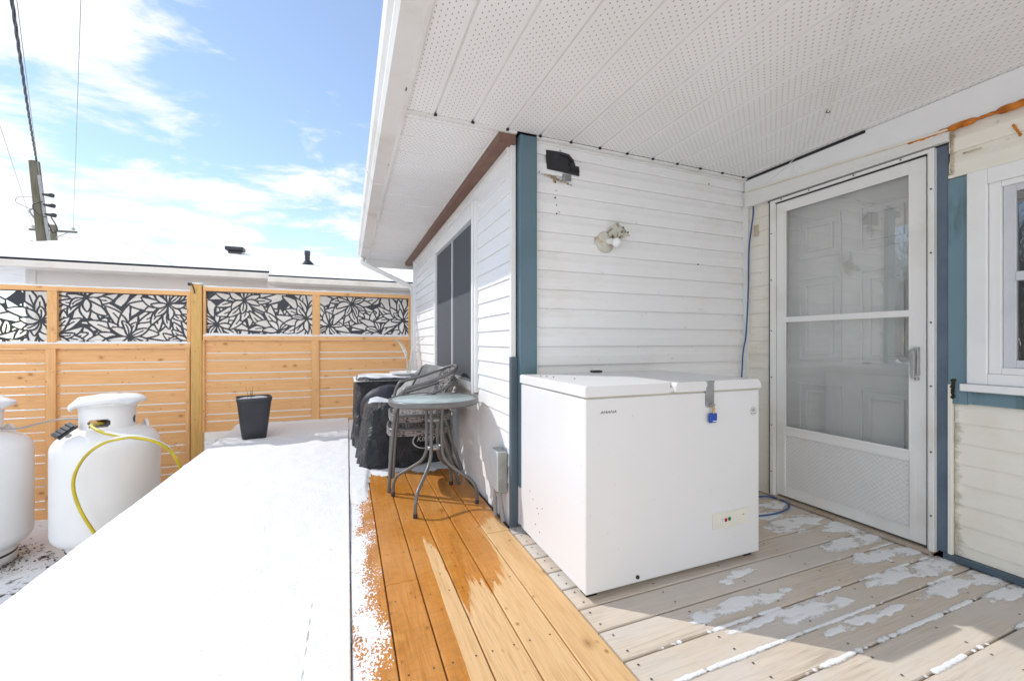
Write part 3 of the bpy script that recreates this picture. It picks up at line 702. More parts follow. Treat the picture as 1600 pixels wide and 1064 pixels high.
# =================================================================== GROUND
def hyard(x,y): return .02*fbm(x*.6,y*.6)
m=MB(); gx=fr(-60,60,3); gy=fr(-40,80,3)
fine=fr(-6,-1.2,.08); 
X=sorted(set([q for q in gx if q<-6 or q>-1.2]+fine)); fy=fr(2,6.6,.08); Yv=sorted(set([q for q in gy if q<2 or q>6.6]+fy))
m.v=[(x,y,-.88+(.03*fbm(x*2.2,y*2.2)+.012*fbm(x*9,y*9) if -6<x<-1.2 and 2<y<6.6 else 0)) for x in X for y in Yv]
ny=len(Yv)
for i in range(len(X)-1):
    for j in range(ny-1): m.f.append((i*ny+j,(i+1)*ny+j,(i+1)*ny+j+1,i*ny+j+1)); m.mi.append(0); m.sm.append(True)
g=m.build('ground',YARD); tag(g,None,None,None,'structure')
# bare gravel and leaves round the feet of the tanks
for nme,(cx,cy),lab in (('gravel',(-2.06,5.0),'dark gravel and leaf litter bared of snow under the tank with the hose'),('gravel',(-3.0,5.0),'dark gravel and leaf litter bared of snow under the leftmost tank')):
    m=MB()
    for i in range(1500):
        a=random.random()*6.283; r=.14+.30*abs(random.gauss(0,.5)); s=random.uniform(.006,.018)
        x,y=cx+r*math.cos(a),cy+r*math.sin(a); z=-.862
        q=[Vector((random.uniform(-1,1),random.uniform(-1,1),random.uniform(-.2,.9)))*s for _ in range(4)]
        m.add([Vector((x,y,z))+p for p in q],[(0,1,2),(0,2,3),(0,3,1),(1,3,2)])
    tag(m.build(nme,GRAVEL),lab,'gravel',None,'stuff')
# =================================================================== FENCE
FY=6.1
def painter_lattice(seed,w,h,cell=.0042):
    """floral laser-cut sheet: painter's algorithm on a grid, 1 = metal"""
    rs=np.random.RandomState(seed); nx,ny=int(w/cell),int(h/cell)
    X,Y=np.meshgrid((np.arange(nx)+.5)*cell,(np.arange(ny)+.5)*cell,indexing='ij')
    S=np.zeros((nx,ny),bool)
    # background web of arcs
    pts=rs.rand(34,2)*[w,h]
    d=np.sqrt((X[...,None]-pts[:,0])**2+((Y[...,None]-pts[:,1])*1.2)**2); d.sort(axis=2)
    S|=(d[...,1]-d[...,0])<.026
    def petal(cx,cy,th,L,W,r0=.0,split=0,wl=.0125):
        nonlocal S
        c,s=math.cos(th),math.sin(th); u=(X-cx)*c+(Y-cy)*s-r0; v=-(X-cx)*s+(Y-cy)*c
        v=v-.10*L*np.sin(np.clip(u/L,0,1)*3.1)*bend
        t=np.clip(u/L,0,1); half=W*np.sin(math.pi*t**.9)**.75
        ins=(u>0)&(u<L)&(np.abs(v)<half)
        edge=(u>-.006)&(u<L+.006)&(np.abs(v)<half+wl)&~(ins&(np.abs(v)<half-wl*.55))
        S&=~ins; S|=edge
        if split: S|=ins&(np.abs(v)<wl*.55)&(u<L*.75)
        if split>1: S|=ins&(np.abs(u-L*(.45+.1*np.sign(v))-.8*v)<wl*.6)
    fl=[(w*.20,h*.90,.9),(w*.52,h*.12,1.),(w*.83,h*.80,.95),(-.02,h*.15,.8),(w*1.0,h*.05,.75)] if seed%2 else [(w*.10,h*.25,.9),(w*.34,h*.82,1.),(w*.66,h*.10,1.),(w*.93,h*.42,.95)]
    for cx,cy,k in fl:
        n=rs.randint(9,12); ph=rs.rand()
        for ring,(L,W,r0) in enumerate(((.36,.052,.03),(.27,.046,.025),(.17,.034,.02))):
            nn=n if ring<2 else n-2
            for i in rs.permutation(nn):
                bend=rs.uniform(-1.6,1.6); th=2*math.pi*(i+ph+ring*.5)/nn
                LL=L*k*rs.uniform(.85,1.1)
                if ring==0 and (cx+LL*math.cos(th)*.7<-.05 or cx+LL*math.cos(th)*.7>w+.05): continue
                petal(cx,cy,th,LL,W*k*rs.uniform(.85,1.15),r0,split=rs.randint(0,2))
        S|=((X-cx)**2+(Y-cy)**2)<(.026*k)**2
    bd=.010; S|=(X<bd)|(X>w-bd)|(Y<bd)|(Y>h-bd)
    mb=MB(); idx={}
    def vid(i,j,k):
        q=(i,j,k)
        if q not in idx: idx[q]=len(mb.v); mb.v.append((i*w/nx,k*.004,j*h/ny))
        return idx[q]
    # merge runs along x to keep the mesh light
    for j in range(ny):
        i=0
        while i<nx:
            if S[i,j]:
                k=i
                while k<nx and S[k,j]: k+=1
                a,b=i,k
                mb.f+=[(vid(a,j,0),vid(b,j,0),vid(b,j+1,0),vid(a,j+1,0)),(vid(a,j,1),vid(a,j+1,1),vid(b,j+1,1),vid(b,j,1)),
                       (vid(a,j,0),vid(a,j+1,0),vid(a,j+1,1),vid(a,j,1)),(vid(b,j,0),vid(b,j,1),vid(b,j+1,1),vid(b,j+1,0)),
                       (vid(a,j+1,0),vid(b,j+1,0),vid(b,j+1,1),vid(a,j+1,1)),(vid(a,j,0),vid(a,j,1),vid(b,j,1),vid(b,j,0))]
                mb.mi+=[0]*6; mb.sm+=[False]*6; i=k
            else: i+=1
    return mb
def fence_panel(name,label,x0,x1,ztop,zlat0,zlat1,posts,zb,split,seedbase):
    t=thing(name,label,'fence',((x0+x1)/2,FY,zb))
    def u(mb,nm,mt,**k): return under(mb,nm,mt,t,**k)
    # cap rail, mid rail
    u(MB().box(x0,x1,FY-.022,FY+.065,zlat1,ztop),'top_rail',FENCEW,bevel=.002)
    u(MB().box(x0,x1,FY-.030,FY+.065,zlat0-.075,zlat0-.022),'mid_rail',FENCEW,bevel=.002)
    for a,b in posts: 
        u(MB().box(a,b,FY-.02,FY+.064,zlat0-.022,zlat1),'upright',FENCEV,bevel=.002)
        u(MB().box(a-.012,b-.008,FY-.026,FY+.064,zb,zlat0-.075),'upright',FENCEV,bevel=.002)
    bays=[(posts[i][1],posts[i+1][0]) for i in range(len(posts)-1)]
    # slats: alternate wide and narrow with 1 cm gaps
    for bi,(a,b) in enumerate(bays):
        z=zlat0-.078; i=0
        while z>zb+.02:
            wd=.150 if i%2==0 else .074
            z0=max(z-wd,zb)
            m=MB(); dz=random.uniform(-.002,.002)
            m.box(a-.02,b+.0,FY+.002+random.uniform(0,.003),FY+.020,z0+dz,z)
            for q in (a+.012,b-.02):
                for zz in (z-.02,z0+.02): m.disc((q,FY+.0015,zz),.003,(0,-1,0),6,1)
            if i: m.box(a+.004,b-.004,FY+.003,FY+.0195,z+.0004,z+.0055,2)  # thin snow on the slat top, added to brighten the gap above
            o=u(m,'slat',[FENCEW,RUST_SCREW,SNOW]); z=z0-.0135; i+=1
        sd=seedbase[bi]; w=b-a; lm=painter_lattice(sd,w+.02,zlat1-zlat0+.01)
        lm.v=[(p[0]+a-.01,p[1]+FY+.018,p[2]+zlat0-.012) for p in lm.v]
        u(lm,'lattice_panel',LATTICE)
    # snow on rails
    m=MB()
    for (zz,h0,ya,yb) in ((ztop,.018,FY-.024,FY+.062),(zlat0-.022,.030,FY-.028,FY+.018)):
        xs=fr(x0,x1,.02); vs=[]
        for x in xs:
            h=h0*(1+.5*fbm(x*6,zz)+.25*nz(x*40,zz)); vs+=[(x,ya+.004,zz+.0006),(x,ya+.01,zz+h*.8),(x,(ya+yb)/2,zz+h),(x,yb-.008,zz+h*.8),(x,yb,zz+.0006)]
        n=len(xs); m.add(vs,[(5*i+k,5*i+5+k,5*i+6+k,5*i+1+k) for i in range(n-1) for k in range(4)],0,True)
    u(m,'snow_cap',SNOW)
    return t
fence_panel('privacy_fence','lower cedar fence section with floral black panels, behind the propane tanks',-5.38,-1.762,1.685,1.075,1.635,[(-5.38,-5.30),(-4.22,-4.14),(-3.055,-2.972),(-1.80,-1.762)],-.87,0,[5,2,3])
fence_panel('privacy_fence','taller cedar fence section with floral black panels, behind the planter and grill',-1.638,.862,1.748,1.172,1.70,[(-1.638,-1.612),(-.436,-.343),(.815,.862)],-.03,0,[2,4])
gp_=thing('gate_post','thick greenish square wooden post between the two fence sections','post',(-1.70,FY,-.88))
under(MB().box(-1.755,-1.645,FY-.045,FY+.065,-.9,1.77),'post',POSTW,gp_,bevel=.004)
under(MB().box(-1.76,-1.64,FY-.05,FY+.07,1.7705,1.79),'snow_cap',SNOW,gp_,bevel=.008)
under(MB().tube([(-1.77,FY-.05,1.775),(-1.745,FY-.055,1.785),(-1.715,FY-.058,1.70),(-1.712,FY-.056,1.66)],.006,6).box(-1.78,-1.755,FY-.06,FY-.035,1.75,1.785),'hook',TAPE,gp_)
# =================================================================== PROPANE TANKS
def make_tank(loc,label,rz,hole=True):
    t=thing('propane_tank',label,'propane tank',loc,rz,'white propane tanks in front of the slat fence')
    Rr=.375; prof=[(0.0,.085)]
    for i in range(1,9): a=math.pi/2*i/8; prof.append((Rr*math.sin(a)*1.0,.085+.16*(1-math.cos(a))))
    prof+= [(Rr,.26),(Rr,.52),(Rr,.98)]
    for i in range(1,12): a=math.pi/2*i/11; prof.append((Rr*math.cos(a)**.9 if i<11 else 0,.98+.20*math.sin(a)))
    MB().lathe(prof,(0,0,0),64).build('body',TANK,t)
    MB().lathe([(.27,0),(.275,.002),(.275,.13),(.265,.15),(.262,.0)],(0,0,0),48).build('foot_ring',TANK,t)
    MB().lathe([(.2755,.075),(.279,.08),(.279,.09),(.2755,.095)],(0,0,0),48).build('foot_band',TAPE,t)
    # collar with oblong windows
    n=96; zs=[1.12,1.165,1.175,1.19,1.205,1.225,1.235,1.245,1.255,1.30,1.34,1.36,1.372,1.38]
    rs=[.190]*9+[.192,.198,.215,.235,.243]
    def sk(i,k):
        a=(k+.5)/n*360; zc=(zs[i]+zs[i+1])/2
        for c0,hw in ((262,24),(352,12),(120,24)):
            dd=abs((a-c0+180)%360-180)*math.pi/180*.19; hl=hw*math.pi/180*.19
            lim=.040; ex=max(0,dd-(hl-lim))
            if ex*ex+(zc-1.21)**2<lim*lim: return True
        return False
    m=MB(); m.lathe(list(zip(rs,zs)),(0,0,0),n,0,sk)
    m.build('collar',TANK,t,solid=.008)
    # snow heaped on collar rim and shoulders
    m=MB(); prof=[(.20,1.383),(.247,1.378),(.262,1.392),(.255,1.412),(.20,1.435),(.12,1.447),(0.0,1.45)]
    m.lathe(prof,(0,0,0),48); 
    for i,p in enumerate(m.v):
        a=math.atan2(p[1],p[0]); rr=math.hypot(p[0],p[1]); k=1+.07*nz(math.cos(a)*1.6,math.sin(a)*1.6,4)+.03*nz(a*6,rr*9)
        zz=p[2]+.018*nz(p[0]*7,p[1]*7,2)-(.045*max(0,math.cos(a-2.9)) if rr>.23 else 0)-(.02 if (rr>.24 and nz(a*3,1)>.15) else 0); m.v[i]=(p[0]*k,p[1]*k,zz)
    m.build('snow_cap',SNOW,t)
    m=MB()
    for a in (25,205):
        ca,sa=math.cos(R(a)),math.sin(R(a)); P=[]
        for k in range(9):
            b=math.pi*k/8; P.append((ca*(.275)-sa*.055*math.cos(b),sa*(.275)+ca*.055*math.cos(b),1.10+.075*math.sin(b)))
        m.tube(P,.014,8)
    m.build('lifting_lug',TANK,t)
    m=MB(); m.tube([(0,0,1.17),(0,0,1.25)],.03,10,0); m.tube([(-.05,-.03,1.215),(.05,-.05,1.215)],.018,8,0); m.tube([(.06,-.08,1.20),(.11,-.12,1.20)],.02,8,0)
    m.ball((-.035,-.09,1.205),.022,2,8); m.ball((-.05,-.08,1.235),.02,1,8); m.tube([(0,0,1.25),(0,0,1.29)],.02,8,1)
    m.build('valve',[STEEL,HOSE,REDP],t)
    m=MB(); a=R(205)
    return t
tk1=make_tank((-2.075,4.98,-.865),'white propane tank with the yellow hose looped in front of it',R(12))
tk2=make_tank((-3.03,5.03,-.865),'white propane tank cropped by the left edge of the photo',R(40))
# black gauge lid on shoulder of tank 1
m=MB().box(-.075,.075,-.05,.05,0,.02).box(-.06,.06,-.04,.04,.02,.03)
for i in range(4): m.box(-.07+.036*i,-.062+.036*i,-.045,.045,.03,.036)
gl=m.build('gauge_lid',BLACKVINYL,tk1,bevel=.004); gl.location=(-.235,-.185,1.165); gl.rotation_euler=(R(20),R(-38),R(30))
# hose
hz=[(-2.02,4.79,.345),(-1.98,4.70,.34),(-1.93,4.62,.30),(-1.78,4.52,.255),(-1.66,4.50,.235),(-1.52,4.56,.245),(-1.36,4.70,.20),(-1.30,4.80,.06),(-1.33,4.80,-.2),(-1.42,4.7,-.5)]
def att(u,v,t):
    a=(u-800)/647; return (t*(.92941*a+.36905),t*(-.36905*a+.92941),1.07-t*(v-535)/647)
hp1=[(-2.06,4.86,.34),att(143,664,3.52),att(150,671,3.42),att(165,677,3.40),att(188,681.5,3.40),att(212,684,3.40),att(240,689,3.50),att(262,700,3.62),att(277,718,3.74),att(282,737,3.80),(-1.45,4.62,-.35),(-1.50,4.45,-.72),(-1.60,4.30,-.80),
     att(160,850,3.50),att(150,836,3.45),att(127,800,3.42),att(115,765,3.42),att(118,738,3.42),att(134,712,3.42),att(160,693,3.40),att(190,685,3.38),att(215,683,3.38),att(245,691,3.46),att(268,706,3.60),att(281,728,3.72),(-1.42,4.7,-.15),(-1.40,4.55,-.45)]
m=MB(); m.tube(smooth_path(hp1,7),.0125,10)
hs=thing('gas_hose','yellow rubber gas hose arching over the right propane tank','hose',hp1[0])
under(m,'hose',HOSE,hs)
sp=[p+Vector((0,0,.011)) for p in smooth_path(hp1[3:9],5)]; sp2=[p+Vector((-.003,0,.011)) for p in smooth_path(hp1[17:24],5)]
m=MB().tube(sp,.010,8).tube(sp2,.010,8); under(m,'snow_cap',SNOW,hs)
# dark copper pigtail line between the tanks
m=MB(); m.tube(smooth_path([(-3.05,4.95,.36),(-2.9,5.0,.34),(-2.75,5.08,.30),(-2.62,5.13,.33),(-2.45,5.1,.36),(-2.2,5.02,.36)],6),.008,8)
tag(m.build('gas_pipe',PIPEGREY),'thin grey gas line running between the two propane tanks','pipe')
# =================================================================== FREEZER
fz=thing('chest_freezer','white chest freezer with padlocked lid standing against the porch wall','freezer',(1.42,1.83,0))
FX0,FX1,FY0,FY1=.915,1.925,1.478,2.165
f=lambda mb,n,mt,**k: under(mb,n,mt,fz,**k)
body=f(MB().box(FX0,FX1,FY0,FY1,.022,.834),'cabinet',APPL,bevel=.006,seg=3)
f(MB().box(FX0+.006,FX1-.006,FY0+.006,FY1-.006,.8345,.8415),'gasket',GASKET)
# lid with rounded right shoulder and finger recess
m=MB()
def lid(x0,x1,rl,rr,y0=FY0-.004,y1=FY1+.004,z0=.842,z1=.888):
    n=8; pr=[]
    for i in range(n+1): a=math.pi/2*i/n; pr.append((x0+rl*(1-math.sin(math.pi/2-a)) if rl else x0, 0))
    prof=[]
    for i in range(n+1):
        a=math.pi/2*i/n; prof.append((x0+rl-rl*math.cos(a),z1-rl+rl*math.sin(a)))
    for i in range(n+1):
        a=math.pi/2*i/n; prof.append((x1-rr+rr*math.sin(a),z1-rr+rr*math.cos(a)))
    prof=[(x0,z0)]+prof+[(x1,z0)]; n=len(prof)
    m.add([(x,y0,z) for x,z in prof]+[(x,y1,z) for x,z in prof],[(i,i+1,n+i+1,n+i) for i in range(n-1)]+[(n-1,0,n,2*n-1)]+[tuple(range(n))[::-1],tuple(range(n,2*n))])
lid(FX0-.006,FX1+.006,.012,.032,FY0+.030)
# front lip in two lengths with a scooped notch between
for a,b,rl,rr in ((FX0-.006,1.352,.012,.004),(1.385,FX1+.006,.020,.032)): lid(a,b,rl,rr,FY0-.006,FY0+.0305)
lid(1.350,1.387,.001,.001,FY0+.010,FY0+.0303,.842,.862)
f(m,'lid',APPL,bevel=.004,seg=3)
f(MB().box(1.572,1.612,FY0-.0105,FY0-.0065,.765,.882).box(1.568,1.616,FY0-.0105,FY0+.01,.882,.8885).box(1.566,1.571,FY0-.009,FY0-.0005,.77,.86),'hasp',STEEL,bevel=.0015)
f(MB().tube([(1.578,FY0-.014,.775),(1.60,FY0-.026,.778),(1.612,FY0-.014,.775)],.004,6).ball((1.595,FY0-.018,.776),.008,0,6),'staple',STEEL)
f(MB().box(1.375,1.44,FY1-.03,FY1+.01,.888,.9),'hinge',TAPE,bevel=.004)
import bpy as _b
def text(s,size,loc,rot,mat,parent,name,ext=.0004,shear=0,sx=1):
    cu=bpy.data.curves.new(name,'FONT'); cu.body=s; cu.size=size; cu.extrude=ext; cu.shear=shear; cu.align_x='CENTER'; cu.align_y='CENTER'
    tmp=bpy.data.objects.new(name,cu); COL.objects.link(tmp); bpy.context.view_layer.update()
    me=bpy.data.meshes.new_from_object(tmp.evaluated_get(bpy.context.evaluated_depsgraph_get())); bpy.data.objects.remove(tmp)
    me.materials.clear(); me.materials.append(mat); me.name=name
    o=bpy.data.objects.new(name,me); COL.objects.link(o); o.parent=parent
    o.matrix_parent_inverse=Matrix.Translation(-parent.location) if parent else Matrix()
    o.location=loc; o.rotation_euler=rot; o.scale=(sx,1,1); return o
text('AMANA',.017,(1.025,FY0-.0008,.775),(R(90),0,0),INK,fz,'maker_badge',shear=.25,sx=1.35)
m=MB(); m.disc((1.883,FY0-.0008,.728),.021,(0,-1,0),28,0)
pp=[(1.883+.020*math.cos(a*math.pi/14),FY0-.0012,.728+.020*math.sin(a*math.pi/14)) for a in range(28)]; m.tube(pp,.0007,4,1,closed=True)
for z,wd in ((.739,.018),(.733,.026),(.727,.022),(.717,.028)):
    x=1.883-wd/2
    while x<1.883+wd/2: m.box(x,x+.0022,FY0-.0016,FY0-.0009,z-.0015,z+.0015,1); x+=.0034
f(m,'round_sticker',[CERAMIC,INK])
cp=MB().box(1.612,1.848,FY0-.005,FY0-.0005,.180,.256).build('control_panel',PANEL,fz,bevel=.003); cp.matrix_parent_inverse=Matrix.Translation(-fz.location)
MB().box(1.685,1.700,FY0-.008,FY0-.004,.209,.225).build('red_button',REDP,cp,bevel=.001)
MB().box(1.708,1.723,FY0-.008,FY0-.004,.211,.227).build('green_button',GREENP,cp,bevel=.001)
m=MB(); m.tube([(1.664,FY0-.004,.215),(1.664,FY0-.011,.215)],.010,18); m.box(1.6635,1.6645,FY0-.0118,FY0-.0108,.215,.225,1); 
m.build('thermostat_dial',[CERAMIC,INK],cp)
MB().box(1.806,1.812,FY0-.006,FY0-.0045,.226,.230).box(1.8,1.83,FY0-.0054,FY0-.0048,.2255,.2262).build('panel_mark',INK,cp)
f(MB().tube([(1.175,FY0+.001,.048),(1.175,FY0-.006,.048)],.0085,14),'drain_plug',TAPE)
m=MB()
for x in (.96,1.88):
    for y in (1.53,2.11): m.box(x-.025,x+.025,y-.025,y+.025,-.003,.021)
f(m,'foot',TAPE)
for (y,z) in [(2.04,.27),(2.0,.24),(1.95,.21),(1.93,.19),(1.97,.12),(1.92,.10),(1.89,.23)]: f(MB().ball((FX0-.0005,y,z),.0028,0,5),'dirt_spot',RUST_SCREW)
for (x,y) in [(.96,2.0),(.985,1.98),(1.0,1.93),(1.05,1.80)]: f(MB().ball((x,y,.8885),.004,0,5),'dirt_spot',RUST_SCREW)
# key with blue tag hanging in the padlock
key=thing('lock_key','brass key with a blue plastic tag hanging from the freezer hasp','key',(1.60,FY0-.02,.775))
under(MB().tube([(1.597,FY0-.016,.776),(1.603,FY0-.019,.757),(1.600,FY0-.016,.735)],.0045,8).box(1.597,1.606,FY0-.018,FY0-.014,.735,.77),'key_blade',BRASS,key)
under(MB().box(1.575,1.622,FY0-.022,FY0-.008,.692,.738),'key_tag',BLUEP,key,bevel=.007,seg=3)
under(MB().box(1.590,1.618,FY0-.0236,FY0-.0222,.699,.703),'tag_mark',CERAMIC,key)
# =================================================================== WALL FITTINGS
lamp=thing('wall_lamp','broken porch lamp with bare bulb and torn cap on the wall above the freezer','lamp',(1.53,2.235,1.71))
L=lambda mb,n,mt,**k: under(mb,n,mt,lamp,**k)
base=[(.0,-.026),(.055,-.026),(.064,-.018),(.069,-.004),(.070,0)]
m=MB(); 
def ylathe(mb,c,prof,n=28,mi=0):
    o=len(mb.v); mb.lathe(prof,(0,0,0),n,mi)
    for i in range(o,len(mb.v)): p=mb.v[i]; mb.v[i]=(c[0]+p[0],c[1]+p[2],c[2]+p[1])
ylathe(m,(1.520,2.235,1.705),base); L(m,'back_plate',plain('lamp_base_paint',(.60,.58,.50),.5,.2,30,.2,60,.0,.4,(.45,.33,.2),.5,.7))
m=MB(); q=[(1.525,1.765),(1.575,1.832),(1.618,1.79),(1.652,1.742),(1.60,1.722),(1.545,1.735)]
n=len(q); m.add([(x,2.205-.05*(x-1.525)/.12,z) for x,z in q]+[(x,2.212-.05*(x-1.525)/.12,z) for x,z in q],[tuple(range(n)),tuple(range(n,2*n))[::-1]]+[(i,(i+1)%n,n+(i+1)%n,n+i) for i in range(n)])
for x,z in ((1.55,1.735),(1.61,1.79),(1.637,1.76),(1.59,1.728)): m.ball((x,2.195-.05*(x-1.525)/.12,z),.006,1,5)
L(m,'broken_cap',[plain('flaking_lamp_metal',(.52,.50,.42),.6,.3,40,.5,60,0,.3,(.2,.17,.12),.5,.62),RUST_SCREW],bevel=.0015)
m=MB(); m.tube([(1.535,2.215,1.71),(1.548,2.175,1.70)],.020,14); L(m,'socket',WHITE_METAL)
m=MB().ball((1.553,2.150,1.690),.029,0,12); L(m,'bulb',plain('frosted_bulb',(.85,.85,.83),.2,.02))
tp=thing('taped_patch','flap of black tape high on the wall next to the blue corner post','tape',(1.2,2.235,2.15))
m=MB()
q=[(1.103,2.222),(1.20,2.222),(1.255,2.215),(1.285,2.185),(1.30,2.150),(1.325,2.150),(1.328,2.095),(1.22,2.103),(1.11,2.108)]
n=len(q); yy=lambda x,z:2.228-.012*(x-1.1)/.2-.006*nz(x*20,z*20)
m.add([(x,yy(x,z),z) for x,z in q]+[(x,2.234,z) for x,z in q],[tuple(range(n)),tuple(range(n,2*n))[::-1]]+[(i,(i+1)%n,n+(i+1)%n,n+i) for i in range(n)])
m.tube([(1.19,2.217,2.208),(1.25,2.212,2.196),(1.278,2.21,2.165),(1.25,2.209,2.15)],.004,6); m.tube([(1.26,2.21,2.125),(1.325,2.212,2.12)],.003,6)
under(m,'tape_flap',TAPE,tp)
under(MB().box(1.215,1.275,2.222,2.234,2.058,2.095),'metal_plate',STEEL,tp,bevel=.004)
# electrical box
eb=thing('electrical_box','small grey electrical box with two conduits low on the side wall','electrical box',(.85,2.36,0))
under(MB().box(.828,.884,2.305,2.445,.175,.418),'box',plain('galvanised_grey',(.42,.44,.43),.5,.15,9,.1,60,.3,.5,(.30,.31,.29),.4,.7),eb,bevel=.004)
under(MB().box(.818,.8275,2.30,2.45,.19,.423),'lid',plain('pale_grey_lid',(.62,.65,.65),.45,.08),eb,bevel=.002)
under(MB().tube([(.845,2.335,.175),(.845,2.335,.155)],.020,12).tube([(.852,2.345,.16),(.866,2.325,-.0)],.014,10),'conduit',PIPEGREY,eb)
under(MB().tube([(.850,2.42,.18),(.850,2.42,.0)],.013,10),'conduit',PIPEGREY,eb)
# blue cable: down the corner then a loop on the boards
cab=[(2.745,2.155,2.085),(2.742,2.152,2.0),(2.74,2.165,1.9),(2.735,2.18,1.75),(2.735,2.185,1.5),(2.732,2.19,1.3),(2.728,2.20,1.12),(2.70,2.20,1.0),(2.69,2.20,.88),(2.69,2.205,.7),(2.70,2.2,.3),(2.70,2.17,.03),(2.66,2.10,.012),(2.60,2.04,.010),(2.70,2.0,.008),(2.725,1.93,.008),(2.66,1.83,.008),(2.50,1.79,.008),(2.35,1.80,.008),(2.12,1.86,.008),(1.99,2.0,.008)]
tag(MB().tube(smooth_path(cab,7),.0052,8).build('blue_cable',BLUECORD),'blue cable hanging down the wall corner and looping on the boards by the freezer','cable')
tag(MB().tube(smooth_path([(2.76,2.21,.02),(2.72,2.16,.012),(2.66,2.13,.015),(2.58,2.14,.01),(2.50,2.2,.01)],6),.008,8).build('black_cable',TAPE),'short black cable end lying in the corner behind the blue cable','cable')
m=MB(); ylathe(m,(2.755,2.16,1.885),[(0,0)],4) if False else None
tag(MB().box(2.752,2.764,2.125,2.155,1.84,1.92).build('doorbell_plate',SEAL,None,bevel=.005),'small brown stained plate beside the blue cable left of the door','plate')
# thin cord hanging under the ceiling
wc=[(1.669,.912,2.262),(1.95,1.12,2.245),(2.10,1.235,2.255),(2.323,1.398,2.272),(2.50,1.6,2.25),(2.71,1.879,2.24),(2.74,2.06,2.19)]
cd=thing('ceiling_cord','thin white cord strung under the porch ceiling through a small hook','cord',wc[0])
under(MB().tube([(1.2,.57,2.27)]+smooth_path(wc,5),.0022,6),'cord',WHITE_METAL,cd)
under(MB().tube([(2.323,1.398,2.281),(2.323,1.405,2.268),(2.329,1.396,2.264),(2.332,1.39,2.270)],.0028,6),'hook',RUST_SCREW,cd)
# =================================================================== TABLE
tb=thing('round_table','round frosted glass patio table with curved taupe legs in front of the chairs','table',(.55,2.82,0),R(0))
MB().lathe([(0,.690),(.286,.690),(.287,.684),(0,.684)],(0,0,0),64).build('glass_top',TGLASS,tb)
MB().lathe([(.284,.692),(.290,.697),(.300,.692),(.302,.668),(.297,.658),(.287,.660),(.284,.692)],(0,0,0),64).build('rim',GREYMETAL,tb)
m=MB()
for i in range(60):
    a=random.random()*6.28; r=.27*math.sqrt(random.random()); m.ball((r*math.cos(a),r*math.sin(a),.6905),random.uniform(.0015,.0035),0,4,(1,1,.4))
m.build('water_drop',CERAMIC,tb)
for i,an in enumerate((-123,-35,55,147)):
    a=R(an); c,s=math.cos(a),math.sin(a); fl=lambda r,z:(r*c,r*s,z)
    P=smooth_path([fl(.20,.664),fl(.075,.655),fl(.058,.60),fl(.055,.50),fl(.055,.38),fl(.062,.315),fl(.10,.255),fl(.19,.195),fl(.265,.15),fl(.298,.10),fl(.305,.04),fl(.305,.001)],5)
    MB().tube(P[1:],.0115,12).build('leg',GREYMETAL,tb)
    MB().tube([fl(.305,0.0),fl(.305,.028)],.0135,12).build('foot_cap',BLACKVINYL,tb)
for z in (.355,.545):
    ring=MB().lathe([(.043,z-.011),(.043,z+.011),(.047,z+.011),(.047,z-.011),(.043,z-.011)],(0,0,0),32).build('ring_brace',STEEL,tb)
# =================================================================== CHAIRS (stack of two)
def weave(mb,P,nu,nv,w,d=.0016):          # P(u,v) surface; crossing strands
    for (na,nb,sw) in ((nu,nv,0),(nv,nu,1)):
        for i in range(na):
            u=(i+.5)/na; pts=[]
            K=nb*2
            for j in range(K+1):
                v=j/K; p,nrm=P(u,v) if not sw else P(v,u)
                pts.append(Vector(p)+Vector(nrm)*d*(1 if ((i+j//2+sw)%2) else -1))
            mb.tube(pts,w,4,0,caps=False)
def make_chair(loc,label,rz):
    t=thing('wicker_chair',label,'chair',loc,rz,'stacked wicker bistro chairs behind the round table')
    for s in (-1,1):
        MB().tube(smooth_path([(-.235,s*.262,0),(-.225,s*.262,.2),(-.205,s*.262,.44),(-.195,s*.268,.54),(-.18,s*.27,.59)],5),.0125,10).build('leg',GREYMETAL,t)
        MB().tube(smooth_path([(.275,s*.225,0),(.20,s*.215,.22),(.135,s*.20,.42),(.10,s*.20,.45)],5),.0125,10).build('leg',GREYMETAL,t)
    hoop=[(-.18,-.27,.59),(-.15,-.272,.635),(-.08,-.275,.655),(.05,-.268,.69),(.17,-.24,.735),(.245,-.15,.77),(.268,0,.785),(.245,.15,.77),(.17,.24,.735),(.05,.268,.69),(-.08,.275,.655),(-.15,.272,.635),(-.18,.27,.59)]
    MB().tube(smooth_path(hoop,6),.0125,10).build('arm_hoop',GREYMETAL,t)
    ring=[]
    for k in range(36):
        a=2*math.pi*k/36; ca,sa=math.cos(a),math.sin(a); e=.5
        ring.append((-.02+.225*math.copysign(abs(ca)**e,ca),.235*math.copysign(abs(sa)**e,sa),.43))
    MB().tube(ring,.012,8,closed=True).build('seat_frame',GREYMETAL,t)
    def S(u,v):
        x=-.02+(u-.5)*.42; y=(v-.5)*.44; return (x,y,.432-.012*(1-(2*v-1)**2)),(0,0,1)
    m=MB(); weave(m,S,22,22,.0052)
    # skirt band round the seat edge
    for z in (.418,.405,.392): m.tube([(p[0]*1.02,p[1]*1.02,z) for p in ring],.0055,5,closed=True)
    m.build('seat',WICKER,t)
    def Bk(u,v):
        a=(v-.5)*2; y=a*.215; x=.135+.125*u-.06*a*a*1.1+.01; z=.44+.325*u-.03*a*a*u
        return (x,y,z),(-.95,0,.3)
    m=MB(); weave(m,Bk,18,22,.0050); m.build('backrest',WICKER,t)
    return t
make_chair((.535,3.305,0),'lower wicker bistro chair of the stack, its legs standing on the deck',R(-6))
make_chair((.550,3.325,.098),'upper wicker bistro chair of the stack with its back against the window',R(-3))
